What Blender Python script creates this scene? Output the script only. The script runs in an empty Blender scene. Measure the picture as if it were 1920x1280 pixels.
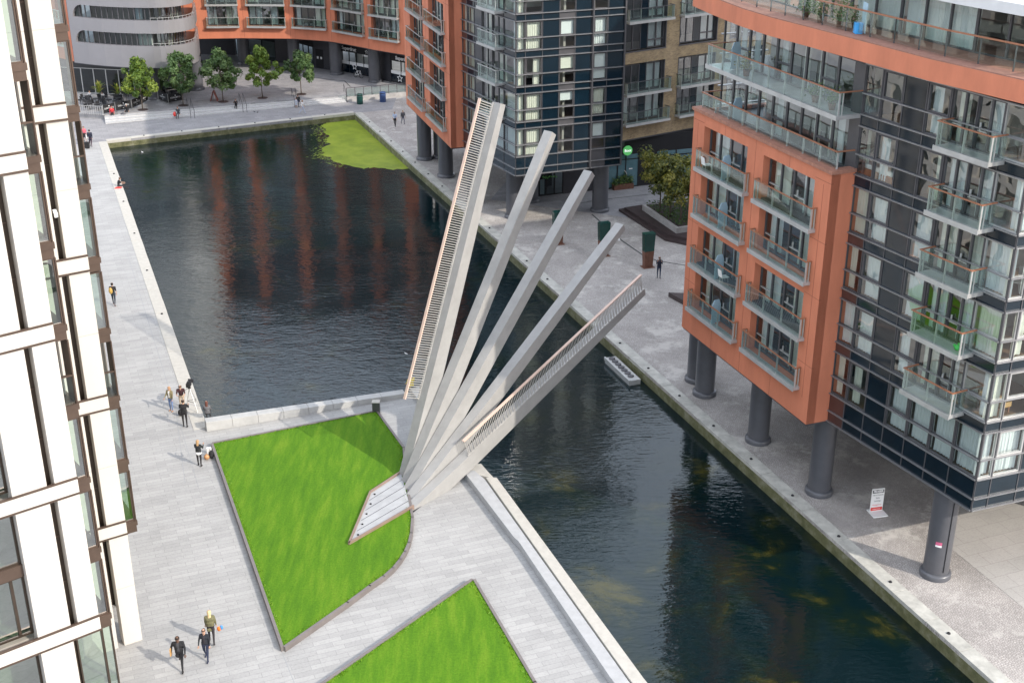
EXPO = .9
import bpy, math, random
import numpy as np
from mathutils import Vector, Matrix
random.seed(7)
R = math.radians
S = bpy.context.scene
COL = S.collection

# ------------------------------------------------------------------ camera
CAM_H = 36.0
TILT = R(24.0)
FPX = 2395.0                      # focal length in pixels of the 1920 px wide photograph
cam = bpy.data.cameras.new('camera'); cam.sensor_width = 36.0; cam.lens = 36.0*FPX/1920.0
cam.clip_end = 3000; cam.clip_start = 0.5
camo = bpy.data.objects.new('camera', cam); COL.objects.link(camo)
camo.location = (0, 0, CAM_H); camo.rotation_euler = (R(90)-TILT, 0, 0)
S.camera = camo
def at(u, v, z=0.0):
    """the point of height z seen at photograph pixel u, v"""
    x, y = u-960, v-640
    c, n = math.cos(TILT), math.sin(TILT)
    t = (CAM_H-z)/(FPX*n+y*c)
    return Vector((x*t, (FPX*c-y*n)*t, z))

# ------------------------------------------------------------------ mesh helpers
ORG = {}
def root_of(o):
    while o.parent: o = o.parent
    return o
SPLIT = {'railing_post', 'post', 'lifting_lug', 'slot', 'door_bar', 'notice', 'lobby_poster', 'wheel', 'shop_glass', 'fin', 'window_band', 'balustrade_glass', 'glass_panel'}
class MB:
    def __init__(s): s.v = []; s.f = []; s.m = []; s.cur = 0
    def quad(s, *p):
        i = len(s.v); s.v += [tuple(q) for q in p]; s.f.append(tuple(range(i, i+len(p)))); s.m.append(s.cur)
    def hexa(s, b, t):            # bottom loop, top loop (same length, counter-clockwise)
        n = len(b); i = len(s.v); s.v += [tuple(q) for q in b]+[tuple(q) for q in t]
        s.f.append(tuple(i+k for k in reversed(range(n)))); s.f.append(tuple(i+n+k for k in range(n)))
        for k in range(n):
            j = (k+1) % n; s.f.append((i+k, i+j, i+n+j, i+n+k))
        s.m += [s.cur]*(n+2)
    def prism(s, poly, z0, z1):
        a = sum(poly[i][0]*poly[(i+1) % len(poly)][1]-poly[(i+1) % len(poly)][0]*poly[i][1] for i in range(len(poly)))
        if a < 0: poly = poly[::-1]
        f0 = z0 if callable(z0) else (lambda p: z0); f1 = z1 if callable(z1) else (lambda p: z1)
        s.hexa([(p[0], p[1], f0(p)) for p in poly], [(p[0], p[1], f1(p)) for p in poly])
    def box(s, x0, x1, y0, y1, z0, z1):
        s.prism([(x0, y0), (x1, y0), (x1, y1), (x0, y1)], z0, z1)
    def fbox(s, fr, s0, s1, t0, t1, z0, z1):
        s.prism([fr.p(s0, t0), fr.p(s1, t0), fr.p(s1, t1), fr.p(s0, t1)], z0, z1)
    def tube(s, pts, r, n=6, cap=True):
        pts = [Vector(p) for p in pts]; rr = r if isinstance(r, (list, tuple)) else [r]*len(pts)
        i0 = len(s.v)
        for k, p in enumerate(pts):
            d = (pts[min(k+1, len(pts)-1)]-pts[max(k-1, 0)]).normalized()
            a = d.orthogonal().normalized() if abs(d.z) > .95 else d.cross(Vector((0, 0, 1))).normalized()
            b = d.cross(a)
            for q in range(n):
                w = 2*math.pi*q/n; s.v.append(tuple(p+a*math.cos(w)*rr[k]+b*math.sin(w)*rr[k]))
        for k in range(len(pts)-1):
            for q in range(n):
                a0 = i0+k*n; s.f.append((a0+q, a0+(q+1) % n, a0+n+(q+1) % n, a0+n+q)); s.m.append(s.cur)
        if cap:
            s.f.append(tuple(i0+q for q in reversed(range(n)))); s.f.append(tuple(i0+(len(pts)-1)*n+q for q in range(n))); s.m += [s.cur]*2
    def bar(s, p, q, w, h, up=(0, 0, 1)):
        p, q = Vector(p), Vector(q); d = (q-p).normalized(); up = Vector(up)
        a = d.cross(up)
        a = a.normalized() if a.length > 1e-4 else d.orthogonal().normalized()
        b = a.cross(d).normalized()
        L = lambda o: [o-a*w/2-b*h/2, o+a*w/2-b*h/2, o+a*w/2+b*h/2, o-a*w/2+b*h/2]
        s.hexa(L(p)[::-1], L(q)[::-1])
    def lathe(s, c, prof, n=16):
        i0 = len(s.v)
        for r_, z in prof:
            for q in range(n):
                w = 2*math.pi*q/n; s.v.append((c[0]+r_*math.cos(w), c[1]+r_*math.sin(w), c[2]+z))
        for k in range(len(prof)-1):
            for q in range(n):
                a0 = i0+k*n; s.f.append((a0+q, a0+(q+1) % n, a0+n+(q+1) % n, a0+n+q)); s.m.append(s.cur)
        s.f.append(tuple(i0+q for q in reversed(range(n)))); s.f.append(tuple(i0+(len(prof)-1)*n+q for q in range(n))); s.m += [s.cur]*2
    def ball(s, c, r, n=8, m=6, rot=None):
        rx, ry, rz = r if isinstance(r, (list, tuple)) else (r, r, r)
        i0 = len(s.v); c = Vector(c)
        for k in range(m+1):
            th = math.pi*k/m
            for q in range(n):
                w = 2*math.pi*q/n
                p = Vector((rx*math.sin(th)*math.cos(w), ry*math.sin(th)*math.sin(w), -rz*math.cos(th)))
                if rot: p = rot @ p
                s.v.append(tuple(c+p))
        for k in range(m):
            for q in range(n):
                a0 = i0+k*n; s.f.append((a0+q, a0+(q+1) % n, a0+n+(q+1) % n, a0+n+q)); s.m.append(s.cur)
    def build(s, name, mats, parent=None, smooth=False, bevel=0):
        if name in SPLIT and parent: return s.build_pieces(name, mats, parent, smooth, bevel)
        return s.build_one(name, mats, parent, smooth, bevel)
    def build_pieces(s, name, mats, parent, smooth, bevel):
        """every connected piece becomes an object of its own"""
        up = list(range(len(s.v)))
        def find(i):
            while up[i] != i: up[i] = up[up[i]]; i = up[i]
            return i
        for f in s.f:
            a = find(f[0])
            for q in f[1:]: up[find(q)] = a
        grp = {}
        for k, f in enumerate(s.f): grp.setdefault(find(f[0]), []).append(k)
        for ks in grp.values():
            m = MB(); mp = {}
            for k in ks:
                fc = []
                for q in s.f[k]:
                    if q not in mp: mp[q] = len(m.v); m.v.append(s.v[q])
                    fc.append(mp[q])
                m.f.append(tuple(fc)); m.m.append(s.m[k])
            o = m.build_one(name, mats, parent, smooth, bevel)
        return o
    def build_one(s, name, mats, parent=None, smooth=False, bevel=0):
        me = bpy.data.meshes.new(name)
        off = ORG.get(root_of(parent).name) if parent else None
        vs = s.v if off is None else [(v[0]-off[0], v[1]-off[1], v[2]-off[2]) for v in s.v]
        me.from_pydata(vs, [], s.f)
        if not isinstance(mats, (list, tuple)): mats = [mats]
        for m in mats: me.materials.append(m)
        me.polygons.foreach_set('material_index', s.m)
        if smooth: me.polygons.foreach_set('use_smooth', [True]*len(s.f))
        me.update()
        o = bpy.data.objects.new(name, me); COL.objects.link(o)
        if parent: o.parent = parent
        if bevel:
            b = o.modifiers.new('bevel', 'BEVEL'); b.width = bevel; b.segments = 2; b.limit_method = 'ANGLE'
        return o
class Fr:
    """a facade frame: s runs along the wall, t out of it"""
    def __init__(s, a, b, out):
        s.o = Vector(a[:2]); d = Vector(b[:2])-s.o; s.L = d.length; s.d = d/s.L
        n = Vector((s.d.y, -s.d.x))
        if n.dot(Vector(out)) < 0: n = -n
        s.n = n
    def p(s, a, t=0.0):
        q = s.o+s.d*a+s.n*t; return (q.x, q.y)
    def P(s, a, t, z):
        q = s.o+s.d*a+s.n*t; return Vector((q.x, q.y, z))
def tag(o, label=None, cat=None, group=None, kind=None):
    if label: o['label'] = label
    if cat: o['category'] = cat
    if group: o['group'] = group
    if kind: o['kind'] = kind
    return o
def thing(name, label, cat, loc, group=None, local=False, rz=0):
    o = bpy.data.objects.new(name, None); COL.objects.link(o); o.empty_display_size = .3
    o.location = loc; o.rotation_euler = (0, 0, rz)
    if not local: ORG[o.name] = tuple(loc)
    return tag(o, label, cat, group)
def struct(o): o['kind'] = 'structure'; return o
def children(o): return [c for c in bpy.data.objects if c.parent == o]
def copy_tree(o, parent=None):
    kids = children(o)
    c = o.copy(); COL.objects.link(c); c.parent = parent
    for k in kids: copy_tree(k, c)
    return c

# ------------------------------------------------------------------ materials
def nodes(name):
    m = bpy.data.materials.new(name); m.use_nodes = True
    nt = m.node_tree; b = nt.nodes['Principled BSDF']
    return m, nt, b
def N(nt, t, **kw):
    n = nt.nodes.new(t)
    for k, v in kw.items():
        if k in n.inputs: n.inputs[k].default_value = v
        else: setattr(n, k, v)
    return n
def ramp(nt, src, stops):
    r = nt.nodes.new('ShaderNodeValToRGB'); nt.links.new(src, r.inputs[0])
    e = r.color_ramp.elements
    while len(e) < len(stops): e.new(.5)
    for k, (p, c) in enumerate(stops):
        e[k].position = p; e[k].color = (*c, 1) if len(c) == 3 else c
    return r.outputs[0]
def pos(nt, rot=0, scale=(1, 1, 1), obj=False):
    g = nt.nodes.new('ShaderNodeTexCoord').outputs['Object'] if obj else nt.nodes.new('ShaderNodeNewGeometry').outputs['Position']
    mp = N(nt, 'ShaderNodeMapping'); mp.inputs['Rotation'].default_value = (0, 0, rot); mp.inputs['Scale'].default_value = scale
    nt.links.new(g, mp.inputs[0]); return mp.outputs[0]
def M(name, c, rough=.6, metal=0, var=.12, scale=1.5, bump=0, bscale=30, spec=.5, stretch=(1, 1, 1), obj=False):
    m, nt, b = nodes(name)
    b.inputs['Roughness'].default_value = rough; b.inputs['Metallic'].default_value = metal
    b.inputs['Specular IOR Level'].default_value = spec
    v = pos(nt, 0, stretch, obj)
    n = N(nt, 'ShaderNodeTexNoise', Scale=scale, Detail=6.0, Roughness=.65); nt.links.new(v, n.inputs['Vector'])
    lo = tuple(x*(1-var) for x in c); hi = tuple(min(1, x*(1+var)) for x in c)
    nt.links.new(ramp(nt, n.outputs['Fac'], [(.3, lo), (.7, hi)]), b.inputs['Base Color'])
    if bump:
        n2 = N(nt, 'ShaderNodeTexNoise', Scale=bscale, Detail=4.0); nt.links.new(v, n2.inputs['Vector'])
        bp = N(nt, 'ShaderNodeBump', Strength=bump, Distance=.02); nt.links.new(n2.outputs['Fac'], bp.inputs['Height']); nt.links.new(bp.outputs[0], b.inputs['Normal'])
    return m
def glass(name, tint, refl=.16, rough=.01, wav=.02, ws=.6, hi=.9):
    m, nt, b = nodes(name); nt.nodes.remove(b)
    out = nt.nodes['Material Output']
    tr = N(nt, 'ShaderNodeBsdfTransparent'); tr.inputs[0].default_value = (*tint, 1)
    gl = N(nt, 'ShaderNodeBsdfGlossy'); gl.inputs['Roughness'].default_value = rough; gl.inputs[0].default_value = (.95, .97, 1, 1)
    v = pos(nt); n = N(nt, 'ShaderNodeTexNoise', Scale=ws, Detail=1.0); nt.links.new(v, n.inputs['Vector'])
    bp = N(nt, 'ShaderNodeBump', Strength=1.0, Distance=wav); nt.links.new(n.outputs['Fac'], bp.inputs['Height']); nt.links.new(bp.outputs[0], gl.inputs['Normal'])
    fr = N(nt, 'ShaderNodeLayerWeight', Blend=.25)
    mr = N(nt, 'ShaderNodeMapRange'); nt.links.new(fr.outputs['Fresnel'], mr.inputs[0])
    mr.inputs[1].default_value = 0; mr.inputs[2].default_value = 1; mr.inputs[3].default_value = refl; mr.inputs[4].default_value = hi
    mx = N(nt, 'ShaderNodeMixShader'); nt.links.new(mr.outputs[0], mx.inputs[0]); nt.links.new(tr.outputs[0], mx.inputs[1]); nt.links.new(gl.outputs[0], mx.inputs[2])
    nt.links.new(mx.outputs[0], out.inputs['Surface'])
    return m
def paving(name, c1, c2, mortar, bw, bh, ms, rot, rough=.75, noise=.18, bump=.3, stain=None, nscale=.35, squash=1.0, distort=0):
    m, nt, b = nodes(name); b.inputs['Roughness'].default_value = rough; b.inputs['Specular IOR Level'].default_value = .3
    v = pos(nt, rot)
    if distort:
        nd = N(nt, 'ShaderNodeTexNoise', Scale=.8, Detail=2.0); nt.links.new(v, nd.inputs['Vector'])
        ad = N(nt, 'ShaderNodeMixRGB', blend_type='ADD'); ad.inputs[0].default_value = distort
        nt.links.new(v, ad.inputs[1]); nt.links.new(nd.outputs['Color'], ad.inputs[2]); v2 = ad.outputs[0]
    else: v2 = v
    br = N(nt, 'ShaderNodeTexBrick', Scale=1.0); br.inputs['Brick Width'].default_value = bw; br.inputs['Row Height'].default_value = bh
    br.inputs['Mortar Size'].default_value = ms; br.inputs['Mortar Smooth'].default_value = .3; br.offset = .37
    br.inputs['Color1'].default_value = (*c1, 1); br.inputs['Color2'].default_value = (*c2, 1); br.inputs['Mortar'].default_value = (*mortar, 1)
    nt.links.new(v2, br.inputs['Vector'])
    n = N(nt, 'ShaderNodeTexNoise', Scale=nscale, Detail=9.0, Roughness=.7); nt.links.new(v, n.inputs['Vector'])
    mul = N(nt, 'ShaderNodeMixRGB', blend_type='MULTIPLY'); mul.inputs[0].default_value = 1
    nt.links.new(br.outputs['Color'], mul.inputs[1])
    nt.links.new(ramp(nt, n.outputs['Fac'], [(.3, (1-noise,)*3), (.7, (1+noise*.3,)*3)]), mul.inputs[2])
    colo = mul.outputs[0]
    n3 = N(nt, 'ShaderNodeTexNoise', Scale=9.0, Detail=3.0, Roughness=.8); nt.links.new(v, n3.inputs['Vector'])
    mu3 = N(nt, 'ShaderNodeMixRGB', blend_type='MULTIPLY'); mu3.inputs[0].default_value = 1
    nt.links.new(colo, mu3.inputs[1]); nt.links.new(ramp(nt, n3.outputs['Fac'], [(.32, (.86,)*3), (.5, (1,)*3), (.75, (1.06,)*3)]), mu3.inputs[2]); colo = mu3.outputs[0]
    if stain:
        n2 = N(nt, 'ShaderNodeTexNoise', Scale=stain[1], Detail=10.0, Roughness=.75); nt.links.new(v, n2.inputs['Vector'])
        mx = N(nt, 'ShaderNodeMixRGB'); nt.links.new(ramp(nt, n2.outputs['Fac'], [(stain[2], (0, 0, 0)), (stain[2]+.08, (stain[3],)*3)]), mx.inputs[0])
        nt.links.new(colo, mx.inputs[1]); mx.inputs[2].default_value = (*stain[0], 1); colo = mx.outputs[0]
    nt.links.new(colo, b.inputs['Base Color'])
    bp = N(nt, 'ShaderNodeBump', Strength=bump, Distance=.01); nt.links.new(br.outputs['Fac'], bp.inputs['Height']); bp.invert = True
    nt.links.new(bp.outputs[0], b.inputs['Normal'])
    return m
WALLROT = -math.atan2(.37, .93)
m_gran = paving('granite_paving', (.425, .42, .41), (.36, .357, .35), (.285, .283, .278), 1.3, .32, .012, WALLROT, noise=.16)
m_plaza = paving('plaza_paving', (.33, .325, .33), (.27, .265, .275), (.2, .2, .2), .9, .6, .012, WALLROT, noise=.2)
m_cob = paving('cobbles', (.52, .48, .45), (.40, .37, .345), (.27, .25, .235), .125, .11, .014, .4, noise=.32, bump=.8, stain=((.56, .53, .49), .34, .53, .7), nscale=.28, distort=.5)
m_slab = paving('slab_paving', (.43, .405, .38), (.40, .38, .355), (.31, .29, .27), 1.5, 1.0, .015, WALLROT, noise=.15)
m_cream = M('pale_coping', (.46, .44, .395), .7, var=.1, bump=.2, scale=3)
m_cope = M('quay_coping', (.42, .41, .37), .8, var=.28, bump=.3, scale=1.2)
m_white = M('white_stone', (.56, .53, .485), .55, var=.05, scale=.5, stretch=(1, 1, .3))
m_ora = M('orange_render', (.56, .19, .105), .8, var=.13, scale=.8, stretch=(1, 1, .3))
m_ora2 = M('orange_joint', (.27, .08, .045), .8)
m_brown = M('brown_panel', (.075, .035, .03), .3, var=.15)
m_bronze = M('bronze_metal', (.10, .068, .052), .38, .4, var=.15)
m_bronze2 = M('dark_bronze', (.05, .035, .025), .4, .3)
m_navy = M('navy_glass_panel', (.004, .011, .019), .06, var=.3, scale=.5, spec=.8)
m_navy2 = M('blue_glass_panel', (.005, .015, .025), .06, var=.2, scale=.5, spec=.6)
m_grey = M('dark_grey_metal', (.052, .052, .06), .42, .2)
m_frame = M('frame_grey', (.10, .098, .105), .4, .3)
m_rail = M('aluminium_rail', (.30, .30, .31), .38, .6)
m_lgrey = M('pale_metal', (.48, .48, .47), .4, .4)
m_steel = M('grey_steel_paint', (.34, .335, .325), .45, .0, var=.10, scale=1.3, bump=.05)
m_silver = M('silver_cladding', (.30, .29, .30), .36, .4, var=.06, scale=.3)
m_column = M('column_paint', (.095, .097, .108), .32, .1, var=.1)
m_wood = M('wood_rail', (.30, .13, .07), .5, var=.15)
m_copper = M('timber_handrail', (.68, .50, .41), .45, .0, var=.06)
m_corten = M('rust_steel', (.16, .075, .05), .7, .2, var=.3, scale=4)
m_green = M('dark_green_glass', (.01, .05, .042), .15, var=.15)
m_darkwood = M('dark_timber', (.045, .03, .03), .6, var=.25, stretch=(1, 1, 6))
m_conc = M('concrete', (.36, .345, .33), .8, var=.2, bump=.2)
m_black = M('black_fabric', (.012, .012, .014), .8, obj=True)
m_int = M('interior_wall', (.42, .39, .35), .9)
m_floor = M('interior_floor', (.20, .12, .07), .6)
m_cur = M('curtain_cream', (.80, .78, .68), .9, var=.05)
m_cur2 = M('curtain_white', (.78, .80, .80), .9, var=.05)
m_blind = M('blind_white', (.82, .84, .84), .8, var=.02)
m_pane = glass('window_glass', (.86, .94, .93), .19, hi=.8)
m_pane2 = glass('clear_glass', (.90, .96, .94), .08, wav=.006, hi=.7)
m_bal = glass('balustrade_glass', (.88, .94, .92), .025, wav=.002, hi=.22)
m_dglass = glass('dark_shop_glass', (.42, .50, .52), .05, hi=.35)
m_gglass = glass('green_window_glass', (.50, .66, .55), .26, wav=.03)
m_teal = M('teal_back_painted_glass', (.10, .19, .22), .12, var=.15, spec=.8)
m_blue = M('blue_table_board', (.42, .58, .68), .5)
m_sign = M('sign_white', (.80, .80, .79), .5, var=.02)
m_red = M('red_paint', (.62, .05, .04), .5)
m_text_w = M('white_lettering', (.85, .85, .85), .5, var=.01)
m_text_d = M('dark_lettering', (.08, .09, .10), .6)
m_leaf_mats = None

def brick_mat():
    m, nt, b = nodes('yellow_brick'); b.inputs['Roughness'].default_value = .85
    tc = nt.nodes.new('ShaderNodeNewGeometry').outputs['Position']
    sp = nt.nodes.new('ShaderNodeSeparateXYZ'); nt.links.new(tc, sp.inputs[0])
    cb = nt.nodes.new('ShaderNodeCombineXYZ')
    ad = N(nt, 'ShaderNodeMath', operation='ADD'); nt.links.new(sp.outputs[0], ad.inputs[0]); nt.links.new(sp.outputs[1], ad.inputs[1])
    nt.links.new(ad.outputs[0], cb.inputs[0]); nt.links.new(sp.outputs[2], cb.inputs[1])
    br = N(nt, 'ShaderNodeTexBrick', Scale=1.0); br.inputs['Brick Width'].default_value = .31; br.inputs['Row Height'].default_value = .085; br.inputs['Mortar Size'].default_value = .012
    br.inputs['Color1'].default_value = (.40, .285, .14, 1); br.inputs['Color2'].default_value = (.25, .165, .085, 1); br.inputs['Mortar'].default_value = (.30, .26, .2, 1)
    nt.links.new(cb.outputs[0], br.inputs['Vector'])
    n = N(nt, 'ShaderNodeTexNoise', Scale=1.2, Detail=5.0); nt.links.new(tc, n.inputs['Vector'])
    mul = N(nt, 'ShaderNodeMixRGB', blend_type='MULTIPLY'); mul.inputs[0].default_value = 1
    nt.links.new(br.outputs[0], mul.inputs[1]); nt.links.new(ramp(nt, n.outputs['Fac'], [(.3, (.75,)*3), (.7, (1.1,)*3)]), mul.inputs[2])
    nt.links.new(mul.outputs[0], b.inputs['Base Color'])
    return m
m_brick = brick_mat()
def quaywall_mat():
    m, nt, b = nodes('quay_wall_stone'); b.inputs['Roughness'].default_value = .7
    v = pos(nt); n = N(nt, 'ShaderNodeTexNoise', Scale=1.4, Detail=8.0, Roughness=.7); nt.links.new(v, n.inputs['Vector'])
    nt.links.new(ramp(nt, n.outputs['Fac'], [(.3, (.05, .055, .02)), (.5, (.13, .13, .06)), (.72, (.26, .25, .18))]), b.inputs['Base Color'])
    return m
m_qwall = quaywall_mat()
def grass_mat():
    m, nt, b = nodes('lawn_turf'); b.inputs['Roughness'].default_value = .9; b.inputs['Specular IOR Level'].default_value = .15
    v = pos(nt); v2 = pos(nt, .95, (2.2, .35, 1))
    n = N(nt, 'ShaderNodeTexNoise', Scale=.9, Detail=8.0, Roughness=.7); nt.links.new(v2, n.inputs['Vector'])
    n2 = N(nt, 'ShaderNodeTexNoise', Scale=9.0, Detail=6.0, Roughness=.8); nt.links.new(v, n2.inputs['Vector'])
    mx = N(nt, 'ShaderNodeMixRGB', blend_type='MULTIPLY'); mx.inputs[0].default_value = 1
    nt.links.new(ramp(nt, n.outputs['Fac'], [(.3, (.06, .155, .010)), (.5, (.088, .205, .011)), (.7, (.145, .255, .018))]), mx.inputs[1])
    nt.links.new(ramp(nt, n2.outputs['Fac'], [(.3, (.70,)*3), (.7, (1.16,)*3)]), mx.inputs[2])
    nt.links.new(mx.outputs[0], b.inputs['Base Color'])
    bp = N(nt, 'ShaderNodeBump', Strength=.5, Distance=.04); nt.links.new(n2.outputs['Fac'], bp.inputs['Height']); nt.links.new(bp.outputs[0], b.inputs['Normal'])
    return m
m_grass = grass_mat()
def water_mat():
    m, nt, b = nodes('canal_water'); b.inputs['Roughness'].default_value = .03; b.inputs['IOR'].default_value = 1.45; b.inputs['Specular Tint'].default_value = (.80, .93, 1, 1)
    b.inputs['Specular IOR Level'].default_value = .5
    v = pos(nt)
    n = N(nt, 'ShaderNodeTexNoise', Scale=.22, Detail=7.0, Roughness=.65, Distortion=.4); nt.links.new(v, n.inputs['Vector'])
    sy = nt.nodes.new('ShaderNodeSeparateXYZ'); nt.links.new(v, sy.inputs[0])      # weed beds lie in the narrow near channel
    mr = N(nt, 'ShaderNodeMapRange'); nt.links.new(sy.outputs[1], mr.inputs[0]); mr.inputs[1].default_value = 58; mr.inputs[2].default_value = 95; mr.inputs[3].default_value = -.005; mr.inputs[4].default_value = -.11
    wa = N(nt, 'ShaderNodeMath', operation='ADD'); nt.links.new(n.outputs['Fac'], wa.inputs[0]); nt.links.new(mr.outputs[0], wa.inputs[1])
    nt.links.new(ramp(nt, wa.outputs[0], [(.46, (.0022, .0095, .0115)), (.56, (.005, .012, .008)), (.68, (.050, .046, .010))]), b.inputs['Base Color'])
    vr = pos(nt, R(-20), (.55, 1.5, 1))
    w1 = N(nt, 'ShaderNodeTexNoise', Scale=3.0, Detail=3.0, Roughness=.5, Distortion=.3); nt.links.new(vr, w1.inputs['Vector'])
    vr2 = pos(nt, R(25), (.8, 1.6, 1))
    w2 = N(nt, 'ShaderNodeTexNoise', Scale=.55, Detail=2.0, Roughness=.5); nt.links.new(vr2, w2.inputs['Vector'])
    ad = N(nt, 'ShaderNodeMath', operation='MULTIPLY_ADD'); nt.links.new(w2.outputs['Fac'], ad.inputs[0]); ad.inputs[1].default_value = 1.4; nt.links.new(w1.outputs['Fac'], ad.inputs[2])
    pn = N(nt, 'ShaderNodeTexNoise', Scale=.075, Detail=3.0, Distortion=.8); nt.links.new(v, pn.inputs['Vector'])
    bp = N(nt, 'ShaderNodeBump', Distance=.024); nt.links.new(ramp(nt, pn.outputs['Fac'], [(.34, (.28,)*3), (.52, (1, 1, 1))]), bp.inputs['Strength']); nt.links.new(ad.outputs[0], bp.inputs['Height']); nt.links.new(bp.outputs[0], b.inputs['Normal'])
    return m
m_water = water_mat()
def algae_mat():
    m, nt, b = nodes('duckweed'); b.inputs['Roughness'].default_value = .55
    v = pos(nt); n = N(nt, 'ShaderNodeTexNoise', Scale=.5, Detail=9.0, Roughness=.7); nt.links.new(v, n.inputs['Vector'])
    nt.links.new(ramp(nt, n.outputs['Fac'], [(.28, (.13, .19, .014)), (.5, (.215, .285, .018)), (.72, (.30, .35, .04))]), b.inputs['Base Color'])
    return m
m_algae = algae_mat()
def leaf(name, c):
    m, nt, b = nodes(name); b.inputs['Roughness'].default_value = .55
    b.inputs['Base Color'].default_value = (*c, 1)
    out = nt.nodes['Material Output']
    tl = N(nt, 'ShaderNodeBsdfTranslucent'); tl.inputs[0].default_value = (c[0]*1.5, c[1]*1.5, c[2]*.8, 1)
    mx = N(nt, 'ShaderNodeMixShader'); mx.inputs[0].default_value = .3
    nt.links.new(b.outputs[0], mx.inputs[1]); nt.links.new(tl.outputs[0], mx.inputs[2]); nt.links.new(mx.outputs[0], out.inputs['Surface'])
    return m
LEAF = [leaf('leaf_mid', (.11, .18, .025)), leaf('leaf_dark', (.06, .11, .02)), leaf('leaf_lime', (.21, .27, .04))]
LEAFB = [leaf('leaf_blue_mid', (.08, .145, .045)), leaf('leaf_blue_dark', (.045, .09, .03)), leaf('leaf_blue_pale', (.14, .21, .075))]
LEAFY = [leaf('leaf_olive', (.15, .16, .03)), leaf('leaf_olive_dark', (.07, .09, .025)), leaf('leaf_gold', (.26, .24, .05))]
m_bark = M('bark', (.10, .075, .055), .9, var=.3, scale=8, obj=True)
def plain(name, c, rough=.8):
    m, nt, b = nodes(name); b.inputs['Roughness'].default_value = rough
    n = N(nt, 'ShaderNodeTexNoise', Scale=25.0, Detail=3.0); nt.links.new(pos(nt, obj=True), n.inputs['Vector'])
    nt.links.new(ramp(nt, n.outputs['Fac'], [(.3, tuple(x*.8 for x in c)), (.7, tuple(min(1, x*1.15) for x in c))]), b.inputs['Base Color'])
    return m
_cache = {}
def cloth(c):
    k = tuple(round(x, 3) for x in c)
    if k not in _cache: _cache[k] = plain('fabric_%d' % len(_cache), c)
    return _cache[k]
def text(s, size, P, right, up, mat, name, parent, depth=.01, bold=0):
    """flat lettering centred on P, running along right, reading up along up"""
    cu = bpy.data.curves.new(name, 'FONT'); cu.body = s; cu.size = size; cu.align_x = 'CENTER'; cu.align_y = 'CENTER'; cu.extrude = depth; cu.offset = bold
    t = bpy.data.objects.new(name, cu); COL.objects.link(t)
    dg = bpy.context.evaluated_depsgraph_get(); me = bpy.data.meshes.new_from_object(t.evaluated_get(dg))
    COL.objects.unlink(t); bpy.data.objects.remove(t); bpy.data.curves.remove(cu)
    r_ = Vector(right).normalized(); u_ = Vector(up).normalized(); n_ = r_.cross(u_)
    mtx = Matrix((( r_.x, u_.x, n_.x, P[0]), (r_.y, u_.y, n_.y, P[1]), (r_.z, u_.z, n_.z, P[2]), (0, 0, 0, 1)))
    me.transform(mtx)
    off = ORG.get(root_of(parent).name)
    if off: me.transform(Matrix.Translation((-off[0], -off[1], -off[2])))
    me.materials.clear(); me.materials.append(mat)
    o = bpy.data.objects.new(name, me); COL.objects.link(o); o.parent = parent
    return o
# ------------------------------------------------------------------ world, sun
w = bpy.data.worlds.new('World'); S.world = w; w.use_nodes = True
nt = w.node_tree; bg = nt.nodes['Background']
sky = nt.nodes.new('ShaderNodeTexSky'); sky.sky_type = 'NISHITA'; sky.sun_disc = False
SUN_AZ = math.atan2(.825, -.563); SUN_EL = R(32)
sky.sun_elevation = SUN_EL; sky.sun_rotation = SUN_AZ; sky.altitude = 50; sky.air_density = 1.0; sky.dust_density = 2.5
tcw = nt.nodes.new('ShaderNodeTexCoord')
mpw = N(nt, 'ShaderNodeMapping'); mpw.inputs['Scale'].default_value = (1.3, 1.3, 3.0); nt.links.new(tcw.outputs['Generated'], mpw.inputs[0])
cn = N(nt, 'ShaderNodeTexNoise', Scale=1.7, Detail=7.0, Roughness=.6); nt.links.new(mpw.outputs[0], cn.inputs['Vector'])
cmx = N(nt, 'ShaderNodeMixRGB'); nt.links.new(ramp(nt, cn.outputs['Fac'], [(.28, (.12, .12, .12)), (.56, (.8, .8, .8))]), cmx.inputs[0])
nt.links.new(sky.outputs[0], cmx.inputs[1]); cmx.inputs[2].default_value = (7.4, 7.9, 8.8, 1)     # broken cloud
nt.links.new(cmx.outputs[0], bg.inputs[0]); bg.inputs[1].default_value = .15
sl = bpy.data.lights.new('sun', 'SUN'); sl.energy = 2.25; sl.angle = R(.55); sl.color = (1, .925, .82)
so = bpy.data.objects.new('sun', sl); COL.objects.link(so)
dS = Vector((math.sin(SUN_AZ)*math.cos(SUN_EL), math.cos(SUN_AZ)*math.cos(SUN_EL), math.sin(SUN_EL)))
so.rotation_euler = dS.to_track_quat('Z', 'Y').to_euler(); so.location = dS*200
S.view_settings.view_transform = 'Standard'; S.view_settings.look = 'None'; S.view_settings.gamma = 1; S.view_settings.use_curve_mapping = False
S.view_settings.exposure = EXPO
S.cycles.max_bounces = 10; S.cycles.transparent_max_bounces = 24; S.cycles.glossy_bounces = 5; S.cycles.diffuse_bounces = 4
S.cycles.caustics_reflective = False; S.cycles.caustics_refractive = False; S.cycles.sample_clamp_indirect = 6

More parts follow.
